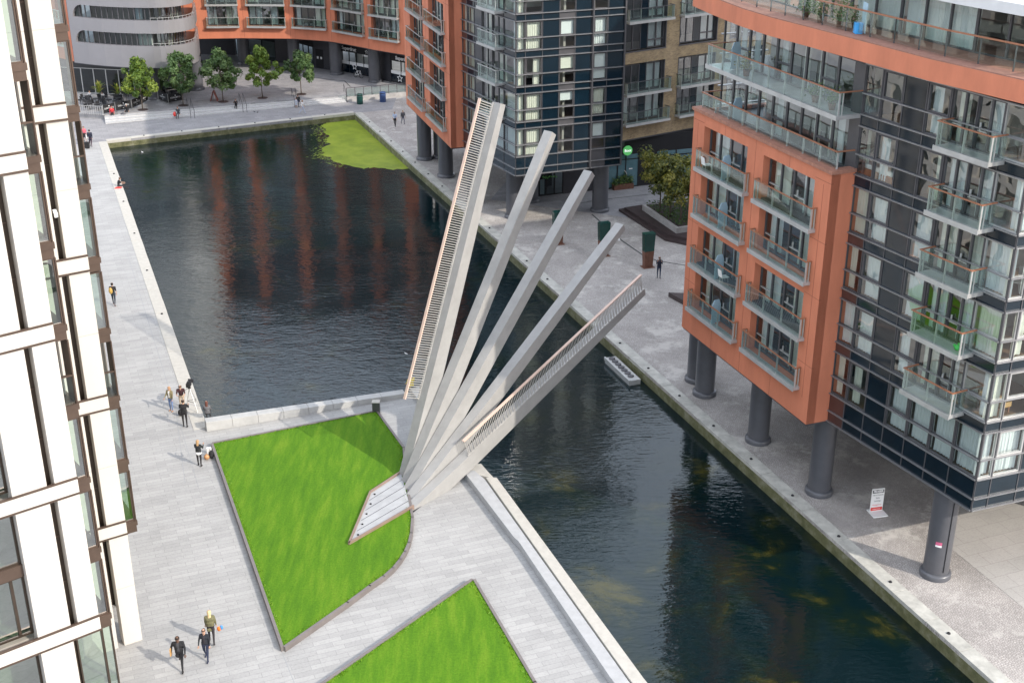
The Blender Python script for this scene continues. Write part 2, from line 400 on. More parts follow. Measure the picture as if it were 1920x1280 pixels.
# ------------------------------------------------------------------ ground, quays, water
BL = (-43.3, 133.4); BR = (-18.2, 145.8); LP = (-18.3, 68.1); WR = (-6.45, 72.9); LQ = (-2.2, 62.6)
def ext(a, b, k):
    d = Vector(b)-Vector(a); q = Vector(b)+d.normalized()*k; return (q.x, q.y)
LE = ext(LQ, (5.63, 44.3), 30); RE = ext(BR, (20.7, 44.9), 32)
b = MB(); b.box(-900, 900, -200, 1600, -3.2, -3.0); struct(b.build('ground', m_conc))
b = MB(); b.quad((-70, -25, -.78), (70, -25, -.78), (70, 160, -.78), (-70, 160, -.78)); struct(b.build('water', m_water))
b = MB(); b.prism([(LE[0], -25), LE, LQ, WR, LP, BL, (-82, 117.5), (-82, -25)], -3, 0); struct(b.build('promenade', [m_gran]))
b = MB(); b.prism([BL, BR, (-14, 147.5), (-14, 250), (-82, 250), (-82, 117.5)], -3, 0); struct(b.build('plaza', m_plaza))
b = MB(); b.prism([BR, RE, (RE[0], -25), (140, -25), (140, 250), (-14, 250), (-14, 147.5)], -3, 0); struct(b.build('quay', m_cob))
# sand coloured slabs under and behind the big block, right of the cobbles
b = MB(); b.prism([(21.6, 57.0), (24.5, 49.0), (29, 40), (60, 50), (60, 80), (34, 68)], .004, .008)
struct(b.build('pavement', [m_slab]))
b = MB(); b.prism([(-2, 113), (10.2, 107.8), (14.5, 109.8), (30, 118), (18, 125), (0, 121)], .004, .008); struct(b.build('pavement', [m_plaza]))
def strip(name, a, c, w, z0, z1, mat, side, wallmat=None, drop=.9):
    a, c = Vector(a), Vector(c); d = (c-a).normalized(); n = Vector((-d.y, d.x))*side
    b = MB(); L = (c-a).length; k = max(1, int(L/2.4)); rnd = random.Random(len(name)+k)
    for i in range(k):
        p, q = a+d*(L*i/k+.008), a+d*(L*(i+1)/k-.008)
        dz = rnd.uniform(-.008, .008); e = n*rnd.uniform(-.012, .012)
        b.prism([tuple(p-e), tuple(q-e), tuple(q+n*w), tuple(p+n*w)], z0, z1+dz)
    o = struct(b.build(name, mat, bevel=.015))
    if wallmat:
        b = MB(); b.prism([tuple(a-n*.02), tuple(c-n*.02), tuple(c+n*.1), tuple(a+n*.1)], -1.6, z0); struct(b.build(name.replace('kerb', 'canal_wall'), wallmat))
    return o
strip('quay_kerb', BR, RE, .78, -.16, .06, m_cope, 1, m_qwall)
strip('plaza_kerb', BL, BR, .75, -.25, .05, m_cream, 1, m_qwall)
strip('promenade_kerb', LP, BL, .85, -.2, .03, m_cream, 1, m_qwall)
# steps up to the upper plaza
T0, T1 = Vector(at(195, 215, .5)[:2]), Vector((-20.2, 152.3)); B0, B1 = Vector(at(198, 233, 0)[:2]), Vector((-19.8, 151.0))
b = MB()
for k, z in ((0, .125), (1, .25), (2, .375)):
    f = (0, .3, .62)[k]
    b.prism([tuple(B0.lerp(T0, f)), tuple(B1.lerp(T1, f)), tuple(T1), tuple(T0)], 0, z)
struct(b.build('steps', M('step_stone', (.46, .455, .45), .75, var=.12, scale=3), bevel=.02))
b = MB(); b.prism([(-60, 146), (-49.6, 143.6), tuple(T0), tuple(T1), (-12.4, 155.1), (-12.4, 200), (-60, 200)], 0, .5); struct(b.build('plaza', m_plaza))
b = MB()
for k, z in ((0, .125), (1, .25), (2, .375), (3, .5)):
    f = (0, .3, .62, 1)[k]; p, q = B0.lerp(T0, f), B1.lerp(T1, f); n = (T0-B0).normalized()
    b.prism([tuple(p+n*.05), tuple(q+n*.05), tuple(q+n*.13), tuple(p+n*.13)], z-.01, z+.004)
struct(b.build('step_line', M('step_line_grey', (.16, .16, .165), .7)))  # dark strips drawn along the step edges for contrast
# dark drain lines in the paving
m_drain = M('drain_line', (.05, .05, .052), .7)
b = MB()
def line(pts, w=.09, z=.009):
    for (a, c) in zip(pts, pts[1:]):
        a = Vector(a[:2]); c = Vector(c[:2]); d = (c-a).normalized(); n = Vector((-d.y, d.x))*w/2
        b.prism([tuple(a-n), tuple(c-n), tuple(c+n), tuple(a+n)], .0, z)
line([at(1110, 402), at(1160, 447), at(1205, 478), at(1232, 489), at(1300, 500)], .14)
line([at(1100, 378), at(1240, 362)], .12); line([at(1060, 385), at(1110, 378)], .1)
struct(b.build('drain_channel', m_drain))
b = MB(); line([at(237, 470), at(330, 770), at(372, 912)], .03, .004); line([at(520, 1200), at(560, 1300)], .03, .004)
line([at(330, 770), at(347, 905)], .03, .004); struct(b.build('paving_joint', M('joint_grey', (.3, .31, .32), .8)))
b = MB(); line([at(560, 143, .5), at(646, 152, .5), at(657, 163, .5)], .13, .505); struct(b.build('drain_channel', m_drain))

# low granite wall between terrace and basin
def wall(name, label, pts, w, h, mat):
    b = MB()
    for i in range(len(pts)-1):
        a, c = Vector(pts[i]), Vector(pts[i+1]); d = (c-a).normalized(); n = Vector((-d.y, d.x)); L = (c-a).length; k = max(1, round(L/1.55))
        for j in range(k):
            p, q = a+d*(L*j/k+.006), a+d*(L*(j+1)/k-.006)
            hh = lambda f: h[i]+(h[i+1]-h[i])*f
            b.hexa([(p.x, p.y, -.02), (q.x, q.y, -.02), (q.x+n.x*w, q.y+n.y*w, -.02), (p.x+n.x*w, p.y+n.y*w, -.02)],
                   [(p.x, p.y, hh(j/k)), (q.x, q.y, hh((j+1)/k)), (q.x+n.x*w, q.y+n.y*w, hh((j+1)/k)), (p.x+n.x*w, p.y+n.y*w, hh(j/k))])
    return tag(b.build(name, mat, bevel=.015), label, 'wall')
m_granw = M('granite_block', (.42, .42, .41), .7, var=.14, scale=1.2, bump=.15)
wall('terrace_wall', 'low pale granite block wall between the lawn terrace and the basin', [(-18.25, 67.6), (-6.7, 72.2)], .62, [.62, .28], m_granw)
wall('terrace_wall', 'short low granite wall running to the water behind the raised bridge beams', [(-6.5, 72.9), (-2.9, 63.9)], .62, [.3, .3], m_granw)
# bench step and white coping along the lower canal edge
b = MB(); b.prism([(-2.75, 62.3), (.10, 55.45), (.32, 55.1), (4.2, 44.5), (8.6, 34), (9.6, 33.4), (5.0, 44.2), (-1.5, 61.3), (-2.1, 62.3)], 0, .4)
tag(b.build('bench_step', M('granite_bench', (.40, .405, .41), .75, var=.1, bump=.15, scale=2.5), bevel=.02), 'long low granite bench step running beside the white canal coping', 'bench')
b = MB(); b.prism([(-1.45, 61.4), (5.02, 44.3), (9.62, 33.4), (10.25, 33.4), (5.66, 44.3), (-.85, 61.4)], -.6, .46)
tag(b.build('coping_wall', m_cream, bevel=.02), 'cream stone coping along the lower canal edge below the lawns', 'coping')
b = MB(); b.prism([(-2.65, 63.3), (-2.2, 62.3), (-.95, 61.7), (-1.35, 62.5), (-1.75, 63.4)], -.6, .2)
struct(b.build('kerb', m_cream, bevel=.02))
b = MB(); b.prism([(LQ[0]-.1, LQ[1]), LE, (LE[0]+.06, LE[1]), (LQ[0]+.06, LQ[1])], -1.6, -.05); struct(b.build('canal_wall', m_conc))

# lawns
m_blade = leaf('grass_blade', (.15, .29, .016))
m_edge = M('lawn_edging', (.20, .175, .165), .5, .3)
def mathutils_near(p, a, c):
    p, a, c = Vector(p), Vector(a), Vector(c); d = c-a; return a+d*max(0, min(1, (p-a).dot(d)/d.length_squared))
def lawn(name, label, pts, seed):
    rnd = random.Random(seed)
    b = MB(); b.prism(pts, 0, .22)
    o = b.build(name, m_grass); tag(o, label, 'lawn')
    e = MB(); n = len(pts)
    for i in range(n):
        a, c = Vector(pts[i]), Vector(pts[(i+1) % n]); d = (c-a).normalized(); q = Vector((-d.y, d.x))
        sgn = 1 if sum(pts[k][0]*pts[(k+1) % n][1]-pts[(k+1) % n][0]*pts[k][1] for k in range(n)) > 0 else -1
        q = -q*sgn
        e.prism([tuple(a-d*.03), tuple(c+d*.03), tuple(c+d*.03+q*.14), tuple(a-d*.03+q*.14)], 0, .27)
    e.build('edging', m_edge, o)
    # short blades, showing along the edging
    xs = [p[0] for p in pts]; ys = [p[1] for p in pts]; g = MB()
    def inside(x, y):
        r = False; j = n-1
        for i in range(n):
            if (pts[i][1] > y) != (pts[j][1] > y) and x < (pts[j][0]-pts[i][0])*(y-pts[i][1])/(pts[j][1]-pts[i][1])+pts[i][0]: r = not r
            j = i
        return r
    k = 0
    while k < 22000:
        x, y = rnd.uniform(min(xs), max(xs)), rnd.uniform(min(ys), max(ys)); k += 1
        if not inside(x, y): continue
        if min((Vector((x, y))-Vector(mathutils_near((x, y), pts[q], pts[(q+1) % n]))).length for q in range(n)) > .22: continue
        a = rnd.uniform(0, 6.3); dx, dy = math.cos(a)*.05, math.sin(a)*.05; h = rnd.uniform(.03, .085); l = rnd.uniform(-.06, .06)
        g.quad((x-dx, y-dy, .215), (x+dx, y+dy, .215), (x+l+dy*.3, y+l-dx*.3, .22+h))
    tag(g.build('grass_blades', m_blade, o), kind='stuff')
    return o
curve = [(-5.30, 57.6), (-5.25, 56.09), (-5.30, 55.2), (-5.44, 54.37), (-5.62, 53.7), (-5.91, 52.95), (-6.3, 52.25), (-6.9, 51.45), (-7.81, 50.1), (-10.24, 46.77)]
lawn('lawn', 'large green lawn between the promenade and the fan bridge pivot', [(-17.44, 65.71), (-8.34, 69.8), (-6.35, 65.2), (-6.0, 62.0)]+curve, 3)
lawn('lawn', 'pointed green lawn in the paving by the lower canal edge', [(-1.89, 51.9), (-8.6, 43.55), (-12, 39.3), (3.0, 39.3), (.92, 44.27)], 4)

# ------------------------------------------------------------------ fan bridge
hR, hL = Vector((-5.4, 58.49)), Vector((-6.21, 62.28))
AZ = R(48); ax = Vector((math.cos(AZ), math.sin(AZ), 0)); lat = Vector((-ax.y, ax.x, 0))
br = thing('fan_bridge', 'raised steel fan bridge of five tapering beams opened like fingers over the canal', 'bridge', (hR.x, hR.y, .25))
m_cap = M('beam_end_cream', (.72, .64, .52), .6)
ELEV = [68.1, 55.8, 44.1, 31.5, 18.2]
for i, el in enumerate(ELEV):
    off = (4.5-i)/5
    o = hR.lerp(hL, off); o = Vector((o.x, o.y, .12)); e = R(el)
    u = ax*math.cos(e)+Vector((0, 0, math.sin(e))); nrm = -ax*math.sin(e)+Vector((0, 0, math.cos(e)))
    Lb = 21.25; hw = .30
    st = [(-.9, .75), (0, .98), (5, .98), (14, .74), (Lb, .46)]
    b = MB(); ring = []
    for s_, dp in st:
        c = o+u*s_
        ring.append([c-lat*hw, c+lat*hw, c+lat*hw*.86-nrm*dp, c-lat*hw*.86-nrm*dp])
    for k in range(len(st)-1):
        for q in range(4):
            r = (q+1) % 4; b.quad(ring[k][q], ring[k][r], ring[k+1][r], ring[k+1][q])
    b.quad(*ring[0][::-1])
    # hollow tip: rim plus recessed plate
    tip = ring[-1]; cen = sum(tip, Vector())/4
    inn = [cen+(p-cen)*.84 for p in tip]
    for q in range(4):
        r = (q+1) % 4; b.quad(tip[q], tip[r], inn[r], inn[q])
    b.cur = 1; dp = [p-u*.22 for p in inn]
    for q in range(4):
        r = (q+1) % 4; b.quad(inn[q], inn[r], dp[r], dp[q])
    b.quad(*dp)
    b.cur = 0
    # seams and kerb plates on the deck
    for s_ in (3.6, 7.2, 10.7, 14.1, 17.6): b.bar(o+u*s_-lat*.29+nrm*.001, o+u*s_+lat*.29+nrm*.001, .025, .008, nrm)
    beam = b.build('beam', [m_steel, m_cap], br)
    if i in (0, 4):
        sg = 1 if i == 0 else -1
        e_ = lat*sg*.24; s0 = 4.5; r_ = MB()
        r_.bar(o+u*s0+e_+nrm*1.12, o+u*(Lb-.05)+e_+nrm*1.12, .16, .07, nrm)
        r_.build('handrail', m_copper, beam)
        p_ = MB(); k = 0; s_ = s0+.08
        while s_ < Lb-.05:
            q = .03*(1 if k % 2 else -1)
            p_.bar(o+u*s_+e_+nrm*.02+lat*q, o+u*(s_+.02)+e_+nrm*1.09-lat*q*.3, .022, .04, u)
            s_ += .132; k += 1
        p_.bar(o+u*s0+e_+nrm*.03, o+u*(Lb-.05)+e_+nrm*.03, .10, .05, nrm)
        p_.build('balustrade', M('pale_baluster', (.46, .445, .42), .4, .2), beam)
tL, tU = Vector((-8.27, 55.06)), Vector((-7.7, 60.1))
b = MB(); b.prism([tuple(tL), tuple(hR), tuple(hL), tuple(tU)], .05, .26)
b.build('pit_floor', M('pit_steel', (.40, .405, .41), .5, .1), br)
b = MB()
for k in range(1, 5):
    f = k/5; a = tL.lerp(tU, f); c = hR.lerp(hL, f); d = (c-a).normalized(); n = Vector((-d.y, d.x))*.018
    b.prism([tuple(a+d*.25-n), tuple(c-n), tuple(c+n), tuple(a+d*.25+n)], .2, .265)
b.build('slot', m_frame, br)
b = MB()
for k in range(5):
    a = tL.lerp(tU, (k+.6)/5)+Vector((.3, .2)); b.box(a.x-.05, a.x+.05, a.y-.03, a.y+.03, .2, .32)
b.build('lifting_lug', m_black, br)
b = MB()
for a, c in ((tL, hR+Vector((.15, .18))), (tL, tU), (tU, hL)):
    d = (c-a).normalized(); n = Vector((-d.y, d.x))*.05; b.prism([tuple(a-n-d*.03), tuple(c-n), tuple(c+n), tuple(a+n-d*.03)], .1, .36)
b.build('pit_rim', M('pit_rim_copper', (.27, .19, .15), .5, .2), br)
b = MB(); b.prism([(-5.3, 58.4), (-2.75, 62.6), (-2.95, 62.85), (-5.5, 58.7)], 0, .012); b.prism([(-3.6, 61.2), (-2.7, 62.6), (-3.1, 62.9), (-4.0, 61.5)], .012, .2)
b.build('bearing', m_grey, br)
# grey service box on the terrace
t = thing('service_post', 'small grey metal service post at the far corner of the lawn', 'bollard', (-8.3, 69.95, 0))
b = MB(); b.box(-8.56, -8.1, 69.75, 70.15, 0, .82); b.build('post', m_grey if False else m_frame, t, bevel=.02)
b = MB(); b.box(-8.58, -8.08, 69.73, 70.17, .82, .87); b.build('cap', m_cream, t, bevel=.02)

# duckweed at the far corner of the basin
P = [at(606, 232, -.77), at(612, 225.5, -.77), at(664, 217.5, -.77), at(700, 245, -.77), at(778, 313, -.77), at(740, 318, -.77), at(700, 316, -.77), at(655, 312, -.77), at(618, 300, -.77), at(602, 284, -.77), at(616, 268, -.77), at(612, 250, -.77)]
rnd = random.Random(5); pts = []
for i in range(len(P)):
    a, c = P[i], P[(i+1) % len(P)]; k = max(2, int((c-a).length/.35))
    for j in range(k):
        q = a.lerp(c, j/k)
        if 1 <= i < 4: pts.append((q.x, q.y)); continue
        pts.append((q.x+rnd.gauss(0, .1)+.25*math.sin(q.y*2.1), q.y+rnd.gauss(0, .12)+.25*math.sin(q.x*1.3)))
b = MB(); b.prism(pts, -.776, -.772)
for k in range(420):
    i = rnd.randrange(len(pts)*2//3, len(pts)); q = pts[i]; r = rnd.uniform(.02, .09)
    x, y = q[0]-abs(rnd.gauss(0, .6)), q[1]-rnd.gauss(.1, .6)
    if (y-145.8)*.896+0 > (x+18.2)*.444: continue
    sh = [(x+r*math.cos(a)*rnd.uniform(.6, 2.2), y+r*math.sin(a)*rnd.uniform(.5, 1)) for a in np.linspace(0, 6.28, 7)[:-1]]
    b.prism(sh, -.776, -.7725+k*.000001)
tag(b.build('duckweed', m_algae), 'bright green duckweed floating in the far corner of the basin', 'duckweed', kind='stuff')
# ------------------------------------------------------------------ building kit
def balcony(b, fr, s0, s1, z, t0, t1, nposts=3, rail=None, sides=True, h=1.12, slabh=.17):
    m = MB(); m.fbox(fr, s0, s1, t0, t1, z-slabh, z); m.fbox(fr, s0-.02, s1+.02, t1, t1+.04, z-slabh-.03, z+.03)
    o = m.build('balcony', m_lgrey, b)
    g = MB()
    def sheet(a, ta, c, tc):
        p, q = fr.P(a, ta, 0), fr.P(c, tc, 0); d = (q-p).normalized(); n = Vector((-d.y, d.x, 0))*.006
        g.prism([tuple((p-n)[:2]), tuple((q-n)[:2]), tuple((q+n)[:2]), tuple((p+n)[:2])], z+.06, z+h-.05)
    sheet(s0+.05, t1-.05, s1-.05, t1-.05)
    if sides: sheet(s0+.05, t0+.02, s0+.05, t1-.09); sheet(s1-.05, t0+.02, s1-.05, t1-.09)
    g.build('balustrade_glass', m_bal, o)
    r = MB(); r.fbox(fr, s0, s1, t1-.09, t1-.01, z+h-.05, z+h)
    if sides: r.fbox(fr, s0, s0+.08, t0, t1-.09, z+h-.05, z+h); r.fbox(fr, s1-.08, s1, t0, t1-.09, z+h-.05, z+h)
    r.build('handrail', rail or m_lgrey, o)
    p = MB()
    for k in range(nposts+1):
        a = s0+.06+(s1-s0-.12)*k/nposts; p.fbox(fr, a-.025, a+.025, t1-.15, t1-.06, z, z+h-.05)
        if k in (0, nposts) and sides: p.fbox(fr, a-.025, a+.025, t1-.32, t1-.27, z, z+h-.05)
    p.build('railing_post', m_lgrey, o)
    return o
def curtain(w, fr, s0, s1, t, z0, z1, mat, rnd, half=False):
    c = MB(); n = max(6, int((s1-s0)/.09)); pr = None
    sag = rnd.uniform(0, .25)
    for k in range(n+1):
        a = s0+(s1-s0)*k/n; tt = t+(.045 if k % 2 else -.03)+rnd.uniform(-.02, .02)
        top = fr.P(a, t+(.02 if k % 2 else -.02), z1); bot = fr.P(a+rnd.uniform(-.03, .03), tt, z0)
        if pr: c.quad(pr[0], bot, top, pr[1])
        pr = (bot, top)
    c.build('curtain', mat, w)
def window(b, fr, s0, s1, z0, z1, t=0.0, mid=None, vm=(), cur=None, pane=None, fm=None, fw=.06, rnd=random, name='window', sash=True):
    m = MB(); d = .09
    m.fbox(fr, s0, s0+fw, t-d, t+.02, z0, z1); m.fbox(fr, s1-fw, s1, t-d, t+.02, z0, z1)
    m.fbox(fr, s0+fw, s1-fw, t-d, t+.02, z1-fw, z1); m.fbox(fr, s0+fw, s1-fw, t-d, t+.02, z0, z0+fw)
    if mid:
        m.fbox(fr, s0+fw, s1-fw, t-d, t+.025, mid-fw*.6, mid+fw*.6)
        if sash:   # opening light above the mid rail
            q = fw*1.1
            m.fbox(fr, s0+fw, s0+fw+q, t-d, t+.04, mid+fw*.6, z1-fw); m.fbox(fr, s1-fw-q, s1-fw, t-d, t+.04, mid+fw*.6, z1-fw)
            m.fbox(fr, s0+fw+q, s1-fw-q, t-d, t+.04, z1-fw-q, z1-fw); m.fbox(fr, s0+fw+q, s1-fw-q, t-d, t+.04, mid+fw*.6, mid+fw*.6+q)
    for v in vm: m.fbox(fr, v-fw*.7, v+fw*.7, t-d, t+.03, z0+fw, z1-fw)
    w = m.build(name, fm or m_frame, b)
    g = MB(); g.quad(fr.P(s0+.02, t-.03, z0+.02), fr.P(s1-.02, t-.03, z0+.02), fr.P(s1-.02, t-.03, z1-.02), fr.P(s0+.02, t-.03, z1-.02)); g.build('pane', pane or m_pane, w)
    if cur:
        k, mat = cur; L = s1-s0
        if k == 'full': curtain(w, fr, s0+.06, s1-.06, t-.28, z0+.03, z1-.02, mat, rnd)
        elif k == 'left': curtain(w, fr, s0+.06, s0+L*.45, t-.28, z0+.03, z1-.02, mat, rnd)
        elif k == 'right': curtain(w, fr, s0+L*.55, s1-.06, t-.28, z0+.03, z1-.02, mat, rnd)
        elif k == 'both': curtain(w, fr, s0+.06, s0+L*.3, t-.28, z0+.03, z1-.02, mat, rnd); curtain(w, fr, s0+L*.7, s1-.06, t-.28, z0+.03, z1-.02, mat, rnd)
        elif k == 'blind':
            q = MB(); zb = z0+(z1-z0)*rnd.choice((.05, .45, .5, .62)); q.fbox(fr, s0+.07, s1-.07, t-.2, t-.18, zb, z1-.05); q.build('blind', mat, w)
    return w
def wall_openings(m, fr, s0, s1, t0, t1, z0, z1, ops):
    """solid wall with rectangular openings (a,b,c,d) = s range, z range"""
    ss = sorted({s0, s1}|{o[0] for o in ops}|{o[1] for o in ops})
    for a, c in zip(ss, ss[1:]):
        zs = sorted((o[2], o[3]) for o in ops if o[0] <= a+1e-6 and o[1] >= c-1e-6); z = z0
        for q in zs:
            if q[0] > z+1e-6: m.fbox(fr, a, c, t0, t1, z, q[0])
            z = q[1]
        if z < z1-1e-6: m.fbox(fr, a, c, t0, t1, z, z1)
def column(b, x, y, z0, z1, r=.62, n=24):
    m = MB(); m.lathe((x, y, 0), [(r+.14, z0), (r+.14, z0+.22), (r+.10, z0+.28), (r, z0+.32), (r, z1)], n)
    return m.build('column', m_column, b, smooth=False)
def sharp_smooth(o): 
    o.data.polygons.foreach_set('use_smooth', [True]*len(o.data.polygons))
    try: o.data.set_sharp_from_angle(angle=R(35))
    except Exception: pass
ZB = 6.62; PIT = 2.93
def curtain_wall(b, fr, bays, cell, K, rnd, z_low=5.0, railout=.13, z_first=ZB):
    """panel, window and rail grid; cell(k, i) gives ('panel', mat) | ('win', cur, sash) | ('door',) | None"""
    pan = {}
    def panel(mat, *a): pan.setdefault(mat, MB()).fbox(fr, *a)
    rails = MB(); mul = MB(); n = len(bays)-1; L = bays[-1]
    for i in range(n):
        c = cell(-1, i); mat = c[1] if c and c[0] == 'panel' else m_navy
        panel(mat, bays[i]+.015, bays[i+1]-.015, -.16, 0, z_low, z_low+.62); panel(mat, bays[i]+.015, bays[i+1]-.015, -.16, 0, z_low+.62, z_first)
    rl = [z_low+.02, z_low+.62]
    for k in range(K):
        z = z_first+PIT*k; top = z+2.38; rl += [z, z+1.0, top]
        for i in range(n):
            a, c = bays[i], bays[i+1]; q = cell(k, i)
            spm = cell(-2-k, i); spm = spm[1] if spm else m_navy2
            panel(spm, a+.015, c-.015, -.16, -.005, top, z+PIT)
            if q is None: continue
            if q[0] == 'panel': panel(q[1], a+.015, c-.015, -.16, 0, z, z+1.0); panel(q[1], a+.015, c-.015, -.16, 0, z+1.0, top)
            elif q[0] == 'win': window(b, fr, a+.02, c-.02, z+.03, top-.03, -.03, z+1.0, (), q[1], q[3] if len(q) > 3 else None, q[4] if len(q) > 4 else None, rnd=rnd, sash=q[2])
    for z in rl: rails.fbox(fr, 0, L, .002, railout, z-.027, z+.027)
    for s_ in bays: mul.fbox(fr, max(s_-.025, 0), min(s_+.025, L), -.12, .03, z_low, z_first+PIT*K)
    for mat, m in pan.items(): m.build('cladding', mat, b)
    rails.build('facade_rail', m_rail, b); mul.build('mullion', m_frame, b)
def interior(b, fr, s0, s1, depth, z0, K, pit=PIT, lo=.0):
    m = MB()
    for k in range(K+1): m.fbox(fr, s0+.05, s1-.05, -depth, -.2, z0+pit*k-.5, z0+pit*k-.08)
    m.fbox(fr, s0+.05, s1-.05, -depth-.2, -depth, z0-.5, z0+pit*K)
    m.fbox(fr, s0+(s1-s0)*.36, s0+(s1-s0)*.36+.12, -depth, -.5, z0, z0+pit*K); m.fbox(fr, s0+(s1-s0)*.72, s0+(s1-s0)*.72+.12, -depth, -.5, z0, z0+pit*K)
    m.build('interior', m_int, b)
    f = MB()
    for k in range(K): f.fbox(fr, s0+.1, s1-.1, -depth, -.25, z0+pit*k-.08, z0+pit*k-.05)
    f.build('floor', m_floor, b)

# ================================================================== near block (right)
PL, PC, PJ, PG = (10.4, 71.9), (15.3, 59.0), (16.5, 59.5), (21.1, 50.5)
E = thing('apartment_block', 'large near apartment block on the quay with orange render, dark glass and wooden handrails', 'building', (22, 62, 0))
fo = Fr(PL, PC, (-1, -.3)); fg = Fr(PJ, PG, (-1, -.5)); rdir = Vector((.94, .34)).normalized()
PRr = (PG[0]+rdir.x*26, PG[1]+rdir.y*26); frt = Fr(PG, PRr, (.3, -1))
rnd = random.Random(11)
back = (PL[0]+.935*40, PL[1]+.355*40)
# orange prow: front wall with paired recesses
ops = [(1.28, 6.03, 12.6, 17.8), (7.67, 12.44, 12.6, 17.8), (1.28, 6.03, 6.75, 11.85), (7.67, 12.44, 6.75, 11.85)]
m = MB(); wall_openings(m, fo, 0, fo.L, -.5, 0, 5.0, 18.45, ops)
fcr = Fr(PC, PJ, (.3, -1)); m.prism([PC, fcr.p(fcr.L+.2), fo.p(fo.L-.0, -2.0), fo.p(fo.L, -.5)], 5.0, 18.45)
fcl = Fr(PL, back, (-.3, 1)); m.prism([PL, fo.p(0, -.5), fo.p(0.5, -6), fcl.p(6, 0)], 5.0, 18.45)
m.build('wall', m_ora, E)
m = MB(); m.fbox(fo, -.1, fo.L+.1, -.55, .1, 18.45, 18.62); m.prism([fcr.p(-.06, .1), fcr.p(1.35, .1), fcr.p(1.35, -.4), fcr.p(-.06, -.4)], 18.455, 18.625)
m.build('coping', M('orange_coping', (.34, .16, .11), .8, var=.25, scale=3), E)
m = MB()
for z in (8.2, 11.95, 14.9, 17.95): m.fbox(fcr, 0, 1.3, 0, .004, z, z+.022); m.fbox(fo, 12.46, fo.L, 0, .004, z, z+.022); m.fbox(fo, 0, 1.27, 0, .004, z, z+.022)
for s_ in (3.6, 6.85, 10.1): m.fbox(fo, s_, s_+.022, 0, .004, 17.82, 18.44); m.fbox(fo, s_, s_+.022, 0, .004, 5.02, 6.3)
for s_ in (6.85, .55, 13.2): m.fbox(fo, s_-.01, s_+.014, 0, .0055, 6.31, 17.8)
m.fbox(fcr, .62, .642, 0, .0055, 5.02, 18.44)
m.build('panel_joint', m_ora2, E)
def doorset(b, fr, s0, s1, z0, z1, t, rnd, n=5, cur=None, name='balcony_door'):
    L = s1-s0; vm = [s0+L*k/n for k in range(1, n)]
    w = window(b, fr, s0, s1, z0, z1, t, None, vm, None, None, m_frame, .08, rnd, name)
    h = MB(); 
    for k in range(n):
        a = s0+L*k/n
        if k % 2 == 0: h.fbox(fr, a+.12, a+L/n-.1, t-.08, t+.035, z0+.85, z0+.9)
    h.fbox(fr, s0+L*.6-.04, s0+L*.6+.02, t+.03, t+.09, z0+.9, z0+1.25); h.build('door_bar', m_lgrey, w)
    for a, c in ((.0, .38), (.58, 1.0)):
        if rnd.random() < .85: curtain(w, fr, s0+L*a+.1, s0+L*(a+(c-a)*rnd.choice((.55, .8, 1, 1)))-.1, t-.3, z0+.04, z1-.05, rnd.choice((m_cur2, m_cur)), rnd)
    return w
boards = []
for (s0, s1, z0, z1) in ops:
    m = MB(); m.fbox(fo, s0, s1, -.5, -.02, z0+2.68, z0+2.9); m.fbox(fo, s0+.01, s1-.01, -4, -.5, z0-.2, z0-.02); m.fbox(fo, s0+.01, s1-.01, -4, -.5, z0+2.66, z0+2.88); m.fbox(fo, s0+.01, s1-.01, -4.1, -4, z0, z1)
    m.build('floor_slab', m_grey, E)
    for j in (0, 1):
        zf = z0+j*2.78
        doorset(E, fo, s0, s1, zf+.06, zf+(2.55 if j == 0 else 2.40), -.42, rnd, 4)
        balcony(E, fo, s0-.25, s1+.45, zf+.02, -.02, .38, 3, m_wood)
# glass front
bays = [0, 1.19, 2.62, 4.04, 5.5, 6.98, 8.47, fg.L]
def cellE(k, i):
    if k == -1: return ('panel', m_brown if i == 0 else m_navy)
    if k <= -2:
        return ('panel', m_brown if i == 0 and k <= -2 and k >= -4 else (m_grey if i in (4, 5) else m_navy2))
    if i == 2 : return ('panel', m_navy if k != 2 else m_navy2)
    if k == 0: return ('win', (('full', m_cur2) if i > 2 else ('left', m_cur)), i == 1 or i == 3)
    if i in (4, 5): return None
    cu = {0: ('full', m_cur), 1: ('full', m_cur2), 3: ('full', m_cur2), 6: ('full', m_cur2)}[i]
    if k == 1: cu = {0: ('full', m_blind), 1: ('full', m_cur2), 3: ('left', m_blind), 6: ('right', m_cur2)}[i]
    if k == 2: cu = {0: ('left', m_cur), 1: ('full', m_cur2), 3: ('full', m_blind), 6: ('full', m_cur)}[i]
    if k == 4: cu = {0: None, 1: ('left', m_cur2), 3: ('right', m_cur), 6: ('right', m_cur2)}[i]
    if k == 5: cu = {0: None, 1: None, 3: ('left', m_cur2), 6: None}[i]
    return ('win', cu, i in (1, 3), m_pane, m_lgrey if i == 6 else m_frame)
curtain_wall(E, fg, bays, cellE, 6, rnd, railout=.1)
interior(E, fg, .1, fg.L-.1, 4.5, ZB, 6)
for k in range(1, 6):
    z = ZB+PIT*k
    doorset(E, fg, bays[4]+.03, bays[6]-.03, z-.02, z+2.35, -.06, rnd, 4)
    balcony(E, fg, 5.72, 8.85, z-.02, .02, .95, 2, m_wood)
